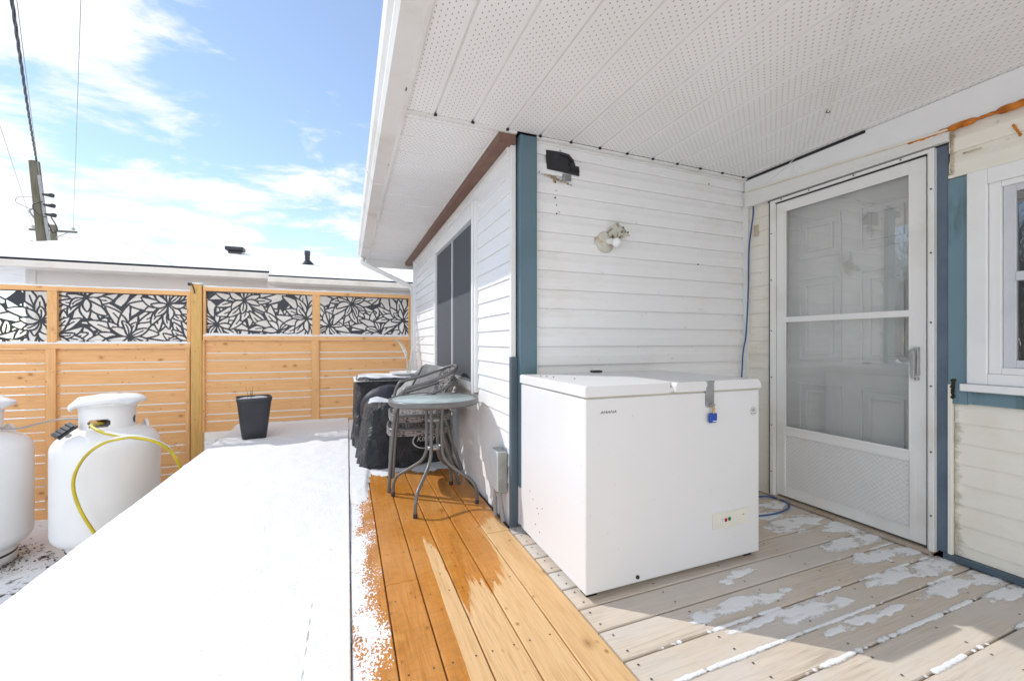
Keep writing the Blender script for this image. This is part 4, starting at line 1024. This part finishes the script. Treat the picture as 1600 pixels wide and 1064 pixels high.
# =================================================================== COVERED GRILL AND OTHER COVERED THINGS
def drape(x0,x1,y0,y1,h,fold=.03,seed=1,topdip=0.02,exp=5,taper=.06,lean=(0,0)):
    cx,cy=(x0+x1)/2,(y0+y1)/2; ax,ay=(x1-x0)/2,(y1-y0)/2; n=110; lev=[0,.04,.12,.24,.38,.52,.66,.78,.86,.91,.95,.975,.99,1.0]; vs=[]
    for li,l in enumerate(lev):
        for k in range(n):
            a=2*math.pi*k/n; ca,sa=math.cos(a),math.sin(a)
            r=(abs(ca)**exp+abs(sa)**exp)**(-1/exp)
            f=1-taper*l-.11*max(0,(l-.86)/.14)**2.2
            low=(1-l)**1.1
            w=1+fold*low*(nz(ca*3.4+seed,sa*3.4,1+l*.8)*1.6+.7*nz(ca*9+seed,sa*9,l*2))+.35*fold*nz(ca*4,sa*4+seed,l*7)
            w+=.016*(1-abs(nz(ca*7+l*2.2,sa*7,seed+3))*5)*(.3+low) if fold>.06 else 0
            z=h*l*(1+.03*nz(ca*2,sa*2,seed) if l>.9 else 1); 
            if li==0: z=.004+.012*max(0,nz(ca*5,sa*5,seed))
            vs.append((cx+ax*r*ca*f*w+lean[0]*l,cy+ay*r*sa*f*w+lean[1]*l,z))
    fs=[(i*n+k,i*n+(k+1)%n,(i+1)*n+(k+1)%n,(i+1)*n+k) for i in range(len(lev)-1) for k in range(n)]
    o=len(vs); base=(len(lev)-1)*n
    for q,s in ((1,.75),(2,.45),(3,.15)):
        for k in range(n):
            p=vs[base+k]; vs.append((cx+lean[0]+(p[0]-cx-lean[0])*s,cy+lean[1]+(p[1]-cy-lean[1])*s,p[2]+(-topdip*(1-s)+.016*nz(p[0]*6*s,p[1]*6*s,seed*3))))
        b0=base if q==1 else o+(q-2)*n; b1=o+(q-1)*n
        fs+=[(b0+k,b0+(k+1)%n,b1+(k+1)%n,b1+k) for k in range(n)]
    vs.append((cx+lean[0],cy+lean[1],h-topdip)); c=len(vs)-1; b=o+2*n
    fs+=[(b+k,b+(k+1)%n,c) for k in range(n)]
    m=MB(); m.add(vs,fs,0,True); return m
gr=thing('covered_grill','low grill under a black vinyl cover with white lettering, directly behind the chairs','grill',(.47,3.95,0))
gcv=drape(.08,.86,3.62,4.20,.555,.085,2,.06,4.,.17); gmin=min(p[1] for p in gcv.v if abs(p[0]-.625)<.13 and .1<p[2]<.36)-.003
under(gcv,'cover',COVER,gr)
text('KIRBY',.060,(.632,gmin,.235),(R(90),0,R(0)),WHITEPAINT,gr,'cover_lettering',.001,.3)
pp=[]
for k in range(22):
    a=R(100+k*9.5); pp.append((.630+.108*math.cos(a),gmin,.222+.068*math.sin(a)))
under(MB().tube(pp,[.0015+.005*math.sin(math.pi*k/21) for k in range(22)],6),'cover_logo',WHITEPAINT,gr)
rt=thing('covered_table','taller black covered outdoor table with a snowy top, behind the grill near the fence','covered table',(.45,4.65,0))
under(drape(.05,.82,4.33,5.0,.715,.07,5,.0,5,.03),'cover',COVER,rt)
def htop(x,y):
    d=min(x-.125,.75-x,y-4.42,4.92-y)+.02*nz(x*9,y*9,2); 
    return min(.028,.35*(d+.012*nz(x*15,y*15)))+.004*fbm(x*9,y*9) if d>-.005 else -.01
o=MB(); 
xs_=fr(.06,.81,.012); ys_=fr(4.34,4.99,.015); mb=MB(); nyy=len(ys_)
mb.v=[(x,y,.694+max(htop(x,y),-.03)) for x in xs_ for y in ys_]
for i in range(len(xs_)-1):
    for j in range(nyy-1): mb.f.append((i*nyy+j,(i+1)*nyy+j,(i+1)*nyy+j+1,i*nyy+j+1)); mb.mi.append(0); mb.sm.append(True)
under(mb,'snow_cap',SNOW,rt)
bag=thing('dark_bag','rounded dark navy bag wedged between the covered grill and the snowy covered table','bag',(.33,4.15,0))
m=MB().ball((.36,4.20,.42),.25,0,22,(1,.62,.95))
for i,p in enumerate(m.v):
    k=1+.05*nz(p[0]*6,p[1]*6,p[2]*6)+.02*nz(p[0]*20,p[1]*20,p[2]*20); m.v[i]=(.36+(p[0]-.36)*k,4.20+(p[1]-4.2)*k,.42+(p[2]-.42)*k)
under(m,'sack',plain('navy_bag_fabric',(.022,.022,.034),.55,.2,6,.4,20),bag)
under(MB().tube([(.42,4.04,.60),(.47,4.02,.585),(.53,4.03,.54)],.010,6),'snow_cap',SNOW,bag)
# folded grey sling chair leaning on the wall
fc=thing('folded_sling_chair','grey fabric folding chair leaning sideways behind the wicker chairs','chair',(.6,3.8,0))
q=[att(636,626,3.75),att(690,620,3.48),att(703,576,3.55),att(666,570,3.82)]
under(MB().slab(q,.02),'sling',FABRIC,fc,bevel=.006)
A=[Vector(p) for p in q]
under(MB().tube([A[0]+Vector((0,0,-.3)),A[0],A[3],A[2],A[1],A[1]+Vector((0,0,-.35))],.011,8),'frame',GREYMETAL,fc)
under(MB().slab([A[0]+Vector((-.02,.03,0)),A[3]+Vector((-.0,.03,0)),A[3]+Vector((-.01,.16,-.03)),A[0]+Vector((-.12,.16,.02))],.015),'side_flap',BLACKVINYL,fc,bevel=.004)
# plate with plumes on the covered table
pl=thing('plume_arrangement','dried white plumes in a small glass vase on a round white plate','decoration',(.62,4.62,.72))
MB().lathe([(0,.0),(.12,.0),(.19,.018),(.205,.030),(.19,.026),(.12,.010),(0,.010)],(0,0,0),48).build('plate',CERAMIC,pl)
vx=.0
MB().lathe([(.022,.012),(.028,.02),(.026,.09),(.018,.13),(.020,.15)],(vx,0,0),24).build('vase',glass_mat('vase_glass',(.8,.85,.82),1.5,.02,.2),pl)
m=MB(); left=smooth_path([(-.01,0,.05),(-.02,0,.16),(-.035,0,.24),(-.075,0,.32),(-.125,-.01,.38)],6)
m.tube(left,[.004]*8+[.010+.008*math.sin(i*.26) for i in range(len(left)-8)],8)
for i in range(240):
    k=random.randint(8,len(left)-1); p=left[k]; d=Vector((random.uniform(-1,.3),random.uniform(-1,1),random.uniform(-.1,1))).normalized()*random.uniform(.012,.03)
    m.tube([p,p+d],[.0018,.0004],3,caps=False)
m.build('plume',PLUME,pl)
m=MB(); right=smooth_path([(.01,0,.05),(.018,0,.18),(.035,0,.26),(.09,0,.34),(.165,0,.40)],6); m.tube(right,[.004]*8+[.006]*(len(right)-8),8); m.build('plume',PLUME,pl)
# =================================================================== PLANTER
pt=thing('planter_pot','tall square charcoal plastic planter standing on the snow by the fence','planter',(-.955,5.27,.030),R(14))
def sqring(s,z,r=.12): 
    out=[]
    for k in range(40):
        a=2*math.pi*(k+.5)/40; c,q=math.cos(a),math.sin(a); e=(abs(c)**7+abs(q)**7)**(-1/7); out.append((s*c*e,s*q*e,z))
    return out
rings=[sqring(.112,0),sqring(.125,.10),sqring(.158,.40),sqring(.160,.402),sqring(.163,.404),sqring(.166,.445),sqring(.160,.447),sqring(.152,.44),sqring(.14,.33)]
m=MB(); vs=[p for r_ in rings for p in r_]; fs=[(i*40+k,i*40+(k+1)%40,(i+1)*40+(k+1)%40,(i+1)*40+k) for i in range(len(rings)-1) for k in range(40)]+[tuple(range(40))[::-1]]
m.add(vs,fs,0,True); m.build('pot',POT,pt)
m=MB(); vs=[p for r_ in (sqring(.148,.415),sqring(.12,.432),sqring(.05,.44)) for p in r_]
vs=[(x,y,z+.012*nz(x*20,y*20)) for x,y,z in vs]; m.add(vs,[(i*40+k,i*40+(k+1)%40,(i+1)*40+(k+1)%40,(i+1)*40+k) for i in range(2) for k in range(40)]+[tuple(range(80,120))],0,True); m.build('snow_fill',SNOW,pt)
m=MB()
for i in range(5):
    a=random.uniform(-.08,.08); m.tube([(a,.02*i-.05,.40),(a+random.uniform(-.02,.02),.02*i-.05,.47+.05*random.random()),(a+random.uniform(-.03,.03),.02*i-.05,.50+.07*random.random())],[.0025,.0018,.001],5)
m.build('dead_stem',BARK,pt)
# =================================================================== NEIGHBOUR HOUSE
nb=thing('neighbour_house','long low neighbouring house with a snow covered roof behind the fence','house',(-3,10,-.88))
N=lambda mb,n,mt,**k: under(mb,n,mt,nb,**k)
NW=vinyl('neighbour_siding',(.84,.83,.81),(.72,.71,.68),(.5,.8))
m=MB(); siding(m,'y',10.0,-1,[(-5.2,-1.45,-.88,2.35)],.20,.018,'lap',-.88); N(m,'wall',NW)
m=MB(); siding(m,'y',9.55,-1,[(-1.45,9.,-.88,2.22)],.20,.018,'lap',-.88); m.box(-1.5,-1.44,9.56,10.0,-.88,2.3); N(m,'wall',NW)
N(MB().box(-5.28,-5.15,9.95,10.08,-.88,2.36),'corner_board',PVC); m=MB().box(-5.28,-5.2,10.08,15.,-.88,2.36); N(m,'wall',NW)
RZ=lambda y:2.50+.30*(y-9.5)
def roofsheet(x0,x1,y0,y1,off,th,hipx=None):
    return [(x0,y0,RZ(y0)+off),(x1,y0,RZ(y0)+off),(x1,y1,RZ(y1)+off),(x0 if hipx is None else hipx,y1,RZ(y1)+off)]
m=MB()
for (x0,x1,y0,hx) in ((-7.0,-1.40,9.5,-5.45),(-1.40,9.5,9.05,None)):
    q=roofsheet(x0,x1,y0,12.5,-.06,0,hx); q2=roofsheet(x0,x1,y0,12.5,-.005,0,hx); m.hexa(q+q2)
m.hexa([(-7.0,9.5,2.44),(-5.45,12.5,3.34),(-5.45,12.5,3.36),(-7.0,15.5,2.44),(-7.0,9.5,2.495),(-5.45,12.5,3.395),(-5.45,12.5,3.40),(-7.0,15.5,2.495)])
m.hexa([(-7,15.5,2.44),(9.5,15.5,2.44),(9.5,12.5,3.34),(-5.45,12.5,3.34),(-7,15.5,2.495),(9.5,15.5,2.495),(9.5,12.5,3.395),(-5.45,12.5,3.395)])
rf=N(m,'roof',ASPHALT)
# snow on the roof with an uneven surface
mb=MB(); 
for (x0,x1,y0,hip) in ((-7.02,-1.40,9.47,True),(-1.40,9.5,9.02,False)):
    xs_=fr(x0,x1,.12); ys_=fr(y0,12.52,.12); o=len(mb.v); nyy=len(ys_)
    for x in xs_:
        for j,y in enumerate(ys_):
            hx_=-7.02+(y-9.47)/3.05*1.57; xx=hx_+(x1-hx_)*(x-x0)/(x1-x0) if hip else x
            th=.045+.014*fbm(xx*1.2,y*1.2)+.008*fbm(xx*5,y*5) if j>0 else .0
            mb.v.append((xx,y,RZ(y)+th))
    for i in range(len(xs_)-1):
        for j in range(nyy-1): mb.f.append((o+i*nyy+j,o+(i+1)*nyy+j,o+(i+1)*nyy+j+1,o+i*nyy+j+1)); mb.mi.append(0); mb.sm.append(True)
mb.add([(-7.02,9.47,2.52),(-5.45,12.52,3.45),(-7.02,15.5,2.52)],[(0,1,2)])
t_=NT('roof_snow'); nn=t_.noise(22,4,t_.map((1,1.6,1))); nr=t_.noise(3,5)
f_=t_.ramp(t_.math('ADD',t_.math('MULTIPLY',nn,.8),t_.math('MULTIPLY',nr,.35)),[(.66,0.),(.80,.42)])
ROOFSNOW=t_.fin(t_.mix(f_,(.84,.86,.90),(.42,.42,.44)),.8,0,t_.bump(nn,.6,.03),.2)
N(mb,'roof_snow',ROOFSNOW)
N(MB().box(-7.05,-1.38,9.38,9.49,2.325,2.44).box(-7.05,-7.0,9.49,15.5,2.33,2.45),'gutter',GUTTER,bevel=.01)
N(MB().box(-1.40,9.5,8.93,9.04,2.205,2.315),'gutter',GUTTER,bevel=.01)
N(MB().box(-7.0,-1.42,9.49,9.99,2.35,2.37).box(-1.40,9.5,9.04,9.53,2.22,2.24).box(-7.0,-5.29,9.995,15.4,2.35,2.37),'eave_board',WHITE_METAL)
vy=11.7; N(MB().box(-2.70,-2.32,vy-.12,vy+.15,RZ(vy)+.10,RZ(vy)+.19).box(-2.64,-2.38,vy-.08,vy+.1,RZ(vy)-.02,RZ(vy)+.1),'roof_vent',BLACKVINYL,bevel=.02)
px,py=-.86,10.6; N(MB().tube([(px,py,RZ(py)-.05),(px,py,RZ(py)+.33)],.055,16).tube([(px,py,RZ(py)+.24),(px,py,RZ(py)+.34)],.062,16).lathe([(.16,RZ(py)+.02),(.07,RZ(py)+.12)],(px,py,0),20),'vent_pipe',BLACKVINYL)
# =================================================================== UTILITY POLES AND WIRES
def V(*a): return Vector(a)
p1=thing('utility_pole','tall mossy wooden utility pole with black insulators and a grey riser pipe','utility pole',(-8.6,17.7,-.88))
top=V(*att(53.5,253,13.07)); b=V(*att(68,383,13.07)); dirp=(b-top).normalized(); foot=top+dirp*((top.z+.88)/-dirp.z)
under(MB().tube([foot,b,top],[.17,.145,.125],20),'trunk',POLEW,p1)
rt0=top+V(.16,-.10,-.45); 
under(MB().tube([foot+V(.19,-.12,0),b+V(.20,-.12,0),rt0],.045,10),'riser_pipe',PIPEGREY,p1)
m=MB()
for i,dz in enumerate((-1.05,-1.38,-1.68)):
    c=top+dirp*(-dz)+V(.32,-.12,0); m.tube([c+V(-.16,0,0),c+V(.10,0,-.02)],[.03,.065],10); m.ball((c.x+.06,c.y,c.z),.07,0,8,(1.1,1,.8))
m.tube(smooth_path([top+dirp*1.75+V(.3,-.1,0),top+dirp*2.1+V(.42,-.1,0),top+dirp*2.25+V(.30,-.1,0),top+dirp*1.95+V(.22,-.1,0)],6),.018,6)
m.tube(smooth_path([top+dirp*1.3+V(.2,-.2,0),top+dirp*1.45+V(-.02,-.25,0),top+dirp*1.7+V(.05,-.25,0),top+dirp*1.8+V(.26,-.2,0)],6),.014,6)
under(m,'insulator',BLACKVINYL,p1)
m=MB(); m.tube(smooth_path([top+dirp*1.15+V(-.15,0,0),top+dirp*1.15+V(-.45,0,-.02),top+dirp*1.35+V(-.52,0,0),top+dirp*1.55+V(-.15,0,0)],6),.010,5); m.tube(smooth_path([top+dirp*1.5+V(-.16,0,0),top+dirp*1.6+V(-.24,0,0),top+dirp*1.85+V(-.12,0,0)],6),.025,6)
under(m,'wire_loop',PIPEGREY,p1)
p2=thing('utility_pole','more distant short utility pole carrying a wooden crossarm','utility pole',att(84,383,27)[:2]+(-.88,))
q0=att(83,352,27); q1=att(85,383,27)
under(MB().tube([(q1[0],q1[1],-.88),q1,q0],[.2,.17,.15],14),'trunk',POLEW,p2)
a0,a1=V(*att(46,358.5,27)),V(*att(120,363,27)); 
under(MB().tube([a0,a1],.075,4),'crossarm',POLEW,p2)
under(MB().tube([V(*att(108,363,27)),V(*att(88,371,27))],.03,6),'brace',PIPEGREY,p2)
for q_ in ((52,354.5),(114.5,358)): under(MB().ball(att(*q_,26.9),.10,0,8,(1,1,.9)),'insulator',PIPEGREY,p2)
under(MB().tube(smooth_path([V(*att(47,378,27)),V(*att(50,377,27)),V(*att(54,384,27))],5),.06,6),'bracket',PIPEGREY,p2)
def wire(name,pts,r,label,tw=0):
    P=smooth_path(pts,14); m=MB()
    if tw:
        for s in (0,2.1,4.2):
            m.tube([p+V(math.cos(i*.4+s)*tw,math.sin(i*.4+s)*tw*.6,math.sin(i*.4+s)*tw) for i,p in enumerate(P)],r,5)
    else: m.tube(P,r,5)
    return tag(m.build(name,BLACKVINYL if tw else PIPEGREY),label,'wire')
def straight(a,b,ext=1.6,sag=.0,n=9):
    A,B=V(*a),V(*b); return [A+(B-A)*(ext*i/(n-1))-V(0,0,sag*math.sin(math.pi*i/(n-1))) for i in range(n)]
wire('power_line',straight(att(57,252,13.0),att(16,-20,6.4),1.1,.12),.012,'thick twisted black service cable climbing from the mossy pole out of the picture',.016)
wire('power_line',straight(att(64,290,12.9),att(24,-20,6.6),1.1,.1),.006,'thin cable just right of the twisted service cable')
wire('power_line',straight(att(114.5,356,26.9),att(127,-20,12),1.5),.011,'straight thin wire from the right end of the crossarm')
wire('power_line',straight(att(51,353,26.9),att(-5,182,16),1.7),.011,'straight thin wire from the left end of the crossarm')
# =================================================================== BARE SHRUBS (left of the frame, seen mirrored in the door glass)
def make_shrub(loc,label,seed,h):
    rnd=random.Random(seed); m=MB()
    def grow(p,d,L,r,dep):
        n=3; pts=[p]; 
        for i in range(n):
            d=(d+Vector((rnd.uniform(-1,1),rnd.uniform(-1,1),rnd.uniform(-.5,.8)))*.20).normalized(); p=p+d*L/n; pts.append(p)
        m.tube(pts,[r,r*.85,r*.7,r*.55],4 if dep<2 else 3,caps=False)
        if dep<4:
            for k in range(rnd.randint(3,5) if dep<3 else 3):
                q=pts[rnd.randint(1,n)]; nd=(d+Vector((rnd.uniform(-1,1),rnd.uniform(-1,1),rnd.uniform(-.4,.9)))*.75).normalized()
                grow(q,nd,L*rnd.uniform(.55,.8),r*.55,dep+1)
    for i in range(7): 
        a=rnd.random()*6.28; grow(Vector((.3*math.cos(a),.3*math.sin(a),0)),Vector((.35*math.cos(a),.35*math.sin(a),1)).normalized(),h*.42,.034,0)
    o=m.build('bare_shrub',BARK); o.location=loc; tag(o,label,'shrub','bare shrubs beyond the yard, mirrored in the glass'); return o
for i,(x,y,h,l) in enumerate([(-9.4,4.4,5.6,'leafless shrub nearest the open left side of the yard'),(-10.2,5.8,6.4,'tallest leafless shrub mirrored in the storm door'),(-9.0,6.9,5.4,'leafless shrub mirrored beside the blue post'),(-11.4,8.2,6.4,'leafless shrub farthest back in the yard'),(-9.2,3.0,5.2,'leafless shrub mirrored in the right window'),(-12,5.0,6.8,'leafless shrub behind the others at the yard edge'),(-10.6,7.4,5.6,'leafless shrub between the tallest and the farthest one'),(-8.6,5.6,3.6,'low leafless shrub in front of the tallest one')]):
    make_shrub((x,y,-.9),l,i+11,h)
# =================================================================== WORLD, SUN, CAMERA
EL=R(41); sd=Vector((-.771*math.cos(EL),.636*math.cos(EL),math.sin(EL)))
wd=bpy.data.worlds.new('World'); scn.world=wd; wd.use_nodes=True; nt=wd.node_tree; nt.nodes.clear()
def wn(t,**k):
    o=nt.nodes.new(t)
    for a,b_ in k.items(): setattr(o,a,b_)
    return o
out=wn('ShaderNodeOutputWorld'); bg=wn('ShaderNodeBackground'); nt.links.new(bg.outputs[0],out.inputs[0])
sky=wn('ShaderNodeTexSky',sky_type='NISHITA'); sky.sun_disc=False; sky.sun_elevation=EL; sky.sun_rotation=math.atan2(sd.x,sd.y); sky.altitude=100; sky.air_density=1.; sky.dust_density=0.0; sky.ozone_density=1.6
tc=wn('ShaderNodeTexCoord'); sx=wn('ShaderNodeSeparateXYZ'); nt.links.new(tc.outputs['Generated'],sx.inputs[0])
def wm(op,a,b_=0,c=None):
    o=wn('ShaderNodeMath',operation=op)
    for i,q in enumerate((a,b_,c)):
        if q is None: continue
        if isinstance(q,(int,float)): o.inputs[i].default_value=q
        else: nt.links.new(q,o.inputs[i])
    return o.outputs[0]
zz=wm('ADD',wm('MAXIMUM',sx.outputs[2],0.),.16); cu=wn('ShaderNodeCombineXYZ'); nt.links.new(wm('DIVIDE',sx.outputs[0],zz),cu.inputs[0]); nt.links.new(wm('DIVIDE',sx.outputs[1],zz),cu.inputs[1])
def wnoise(scale,detail,rough,loc,sc=(1,1,1),rot=0,dist=0.):
    mp=wn('ShaderNodeMapping'); nt.links.new(cu.outputs[0],mp.inputs[0]); mp.inputs['Location'].default_value=loc; mp.inputs['Scale'].default_value=sc; mp.inputs['Rotation'].default_value=(0,0,rot)
    n_=wn('ShaderNodeTexNoise'); n_.inputs['Scale'].default_value=scale; n_.inputs['Detail'].default_value=detail; n_.inputs['Roughness'].default_value=rough; n_.inputs['Distortion'].default_value=dist
    nt.links.new(mp.outputs[0],n_.inputs['Vector']); return n_.outputs['Fac']
big=wnoise(.75,3,.5,(3.1,1.7,0)); fine=wnoise(2.6,8,.62,(0,0,0),(1,1.5,1),.5,.3)
# broad banks of cloud placed by direction
def bank(u,v,rad):
    a=(u-800)/647; d=Vector((.92941*a+.36905,-.36905*a+.92941,-(v-535)/647)).normalized()
    dt=wn('ShaderNodeVectorMath',operation='DOT_PRODUCT'); nrm=wn('ShaderNodeVectorMath',operation='NORMALIZE'); nt.links.new(tc.outputs['Generated'],nrm.inputs[0]); nt.links.new(nrm.outputs[0],dt.inputs[0]); dt.inputs[1].default_value=d
    ang=wm('ARCCOSINE',wm('MINIMUM',dt.outputs['Value'],.99999)); return wm('MAXIMUM',wm('SUBTRACT',1.,wm('DIVIDE',ang,rad)),0.)
acc=None
for (u,v,r_,k) in ((150,20,.34,1.),(260,90,.16,.8),(20,260,.30,.9),(520,155,.12,.55),(470,260,.20,.75),(330,345,.30,.75),(560,330,.20,.6),(250,310,.2,.4),(60,340,.3,.6)):
    b_=wm('MULTIPLY',bank(u,v,r_),k); acc=b_ if acc is None else wm('MAXIMUM',acc,b_)
holes=None
for (u,v,r_,k) in ((400,130,.24,.75),(560,70,.22,.55),(190,220,.16,.6),(330,235,.12,.6),(40,120,.12,.4),(280,350,.10,.3)):
    b_=wm('MULTIPLY',bank(u,v,r_),k); holes=b_ if holes is None else wm('MAXIMUM',holes,b_)
dens=wm('ADD',wm('ADD',wm('MULTIPLY',acc,.36),wm('MULTIPLY',big,.25)),wm('MULTIPLY',fine,1.05))
dens=wm('SUBTRACT',dens,wm('MULTIPLY',holes,.25))
db_=wn('ShaderNodeVectorMath',operation='DOT_PRODUCT'); nt.links.new(tc.outputs['Generated'],db_.inputs[0]); db_.inputs[1].default_value=(.20,-.95,.1)
dens=wm('ADD',dens,wm('MULTIPLY',wm('MAXIMUM',db_.outputs['Value'],0.),.45))  # extra unseen cloud cover behind the camera, added to lift the shade
mr=wn('ShaderNodeMapRange',interpolation_type='SMOOTHSTEP'); nt.links.new(dens,mr.inputs[0]); mr.inputs[1].default_value=.70; mr.inputs[2].default_value=.92
# low haze whitening towards the horizon
hz_=wm('MULTIPLY',wm('SUBTRACT',1.,wm('MINIMUM',wm('MULTIPLY',wm('MAXIMUM',sx.outputs[2],0.),2.4),1.)),.35)
fac=wm('MAXIMUM',wm('MULTIPLY_ADD',mr.outputs[0],.88,.12),hz_)
mx=wn('ShaderNodeMix',data_type='RGBA'); nt.links.new(fac,mx.inputs[0]); nt.links.new(sky.outputs[0],mx.inputs[6])
# unseen clouds behind the camera, facing the sun, brightened to fill the shade
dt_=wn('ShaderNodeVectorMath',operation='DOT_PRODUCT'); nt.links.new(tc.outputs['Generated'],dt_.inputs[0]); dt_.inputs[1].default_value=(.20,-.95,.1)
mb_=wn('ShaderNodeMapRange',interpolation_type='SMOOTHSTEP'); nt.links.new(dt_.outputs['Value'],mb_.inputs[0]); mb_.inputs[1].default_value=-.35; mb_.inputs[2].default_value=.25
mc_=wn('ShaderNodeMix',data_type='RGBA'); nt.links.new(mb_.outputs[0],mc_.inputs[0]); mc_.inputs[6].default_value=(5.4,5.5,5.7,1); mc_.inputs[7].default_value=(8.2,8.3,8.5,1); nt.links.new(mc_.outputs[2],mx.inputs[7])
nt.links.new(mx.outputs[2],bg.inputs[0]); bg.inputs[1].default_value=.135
sl=bpy.data.lights.new('sun','SUN'); sl.energy=2.0; sl.angle=R(.5); sl.color=(1,.975,.94); so=bpy.data.objects.new('sun',sl); COL.objects.link(so)
so.rotation_euler=sd.to_track_quat('Z','Y').to_euler(); so.location=sd*20
cam=bpy.data.cameras.new('camera'); cam.sensor_width=36; cam.lens=36*647/1600; cam.shift_y=3/1600; cam.clip_end=500; cam.clip_start=.02
co=bpy.data.objects.new('camera',cam); COL.objects.link(co); co.location=(0,0,1.07); co.rotation_euler=(R(90),0,-math.atan2(.36905,.92941)); scn.camera=co
scn.view_settings.view_transform='Standard'; scn.view_settings.look='None'; scn.view_settings.gamma=1; scn.view_settings.exposure=.62
scn.cycles.max_bounces=8; scn.cycles.diffuse_bounces=5; scn.cycles.transparent_max_bounces=12; scn.cycles.sample_clamp_indirect=8
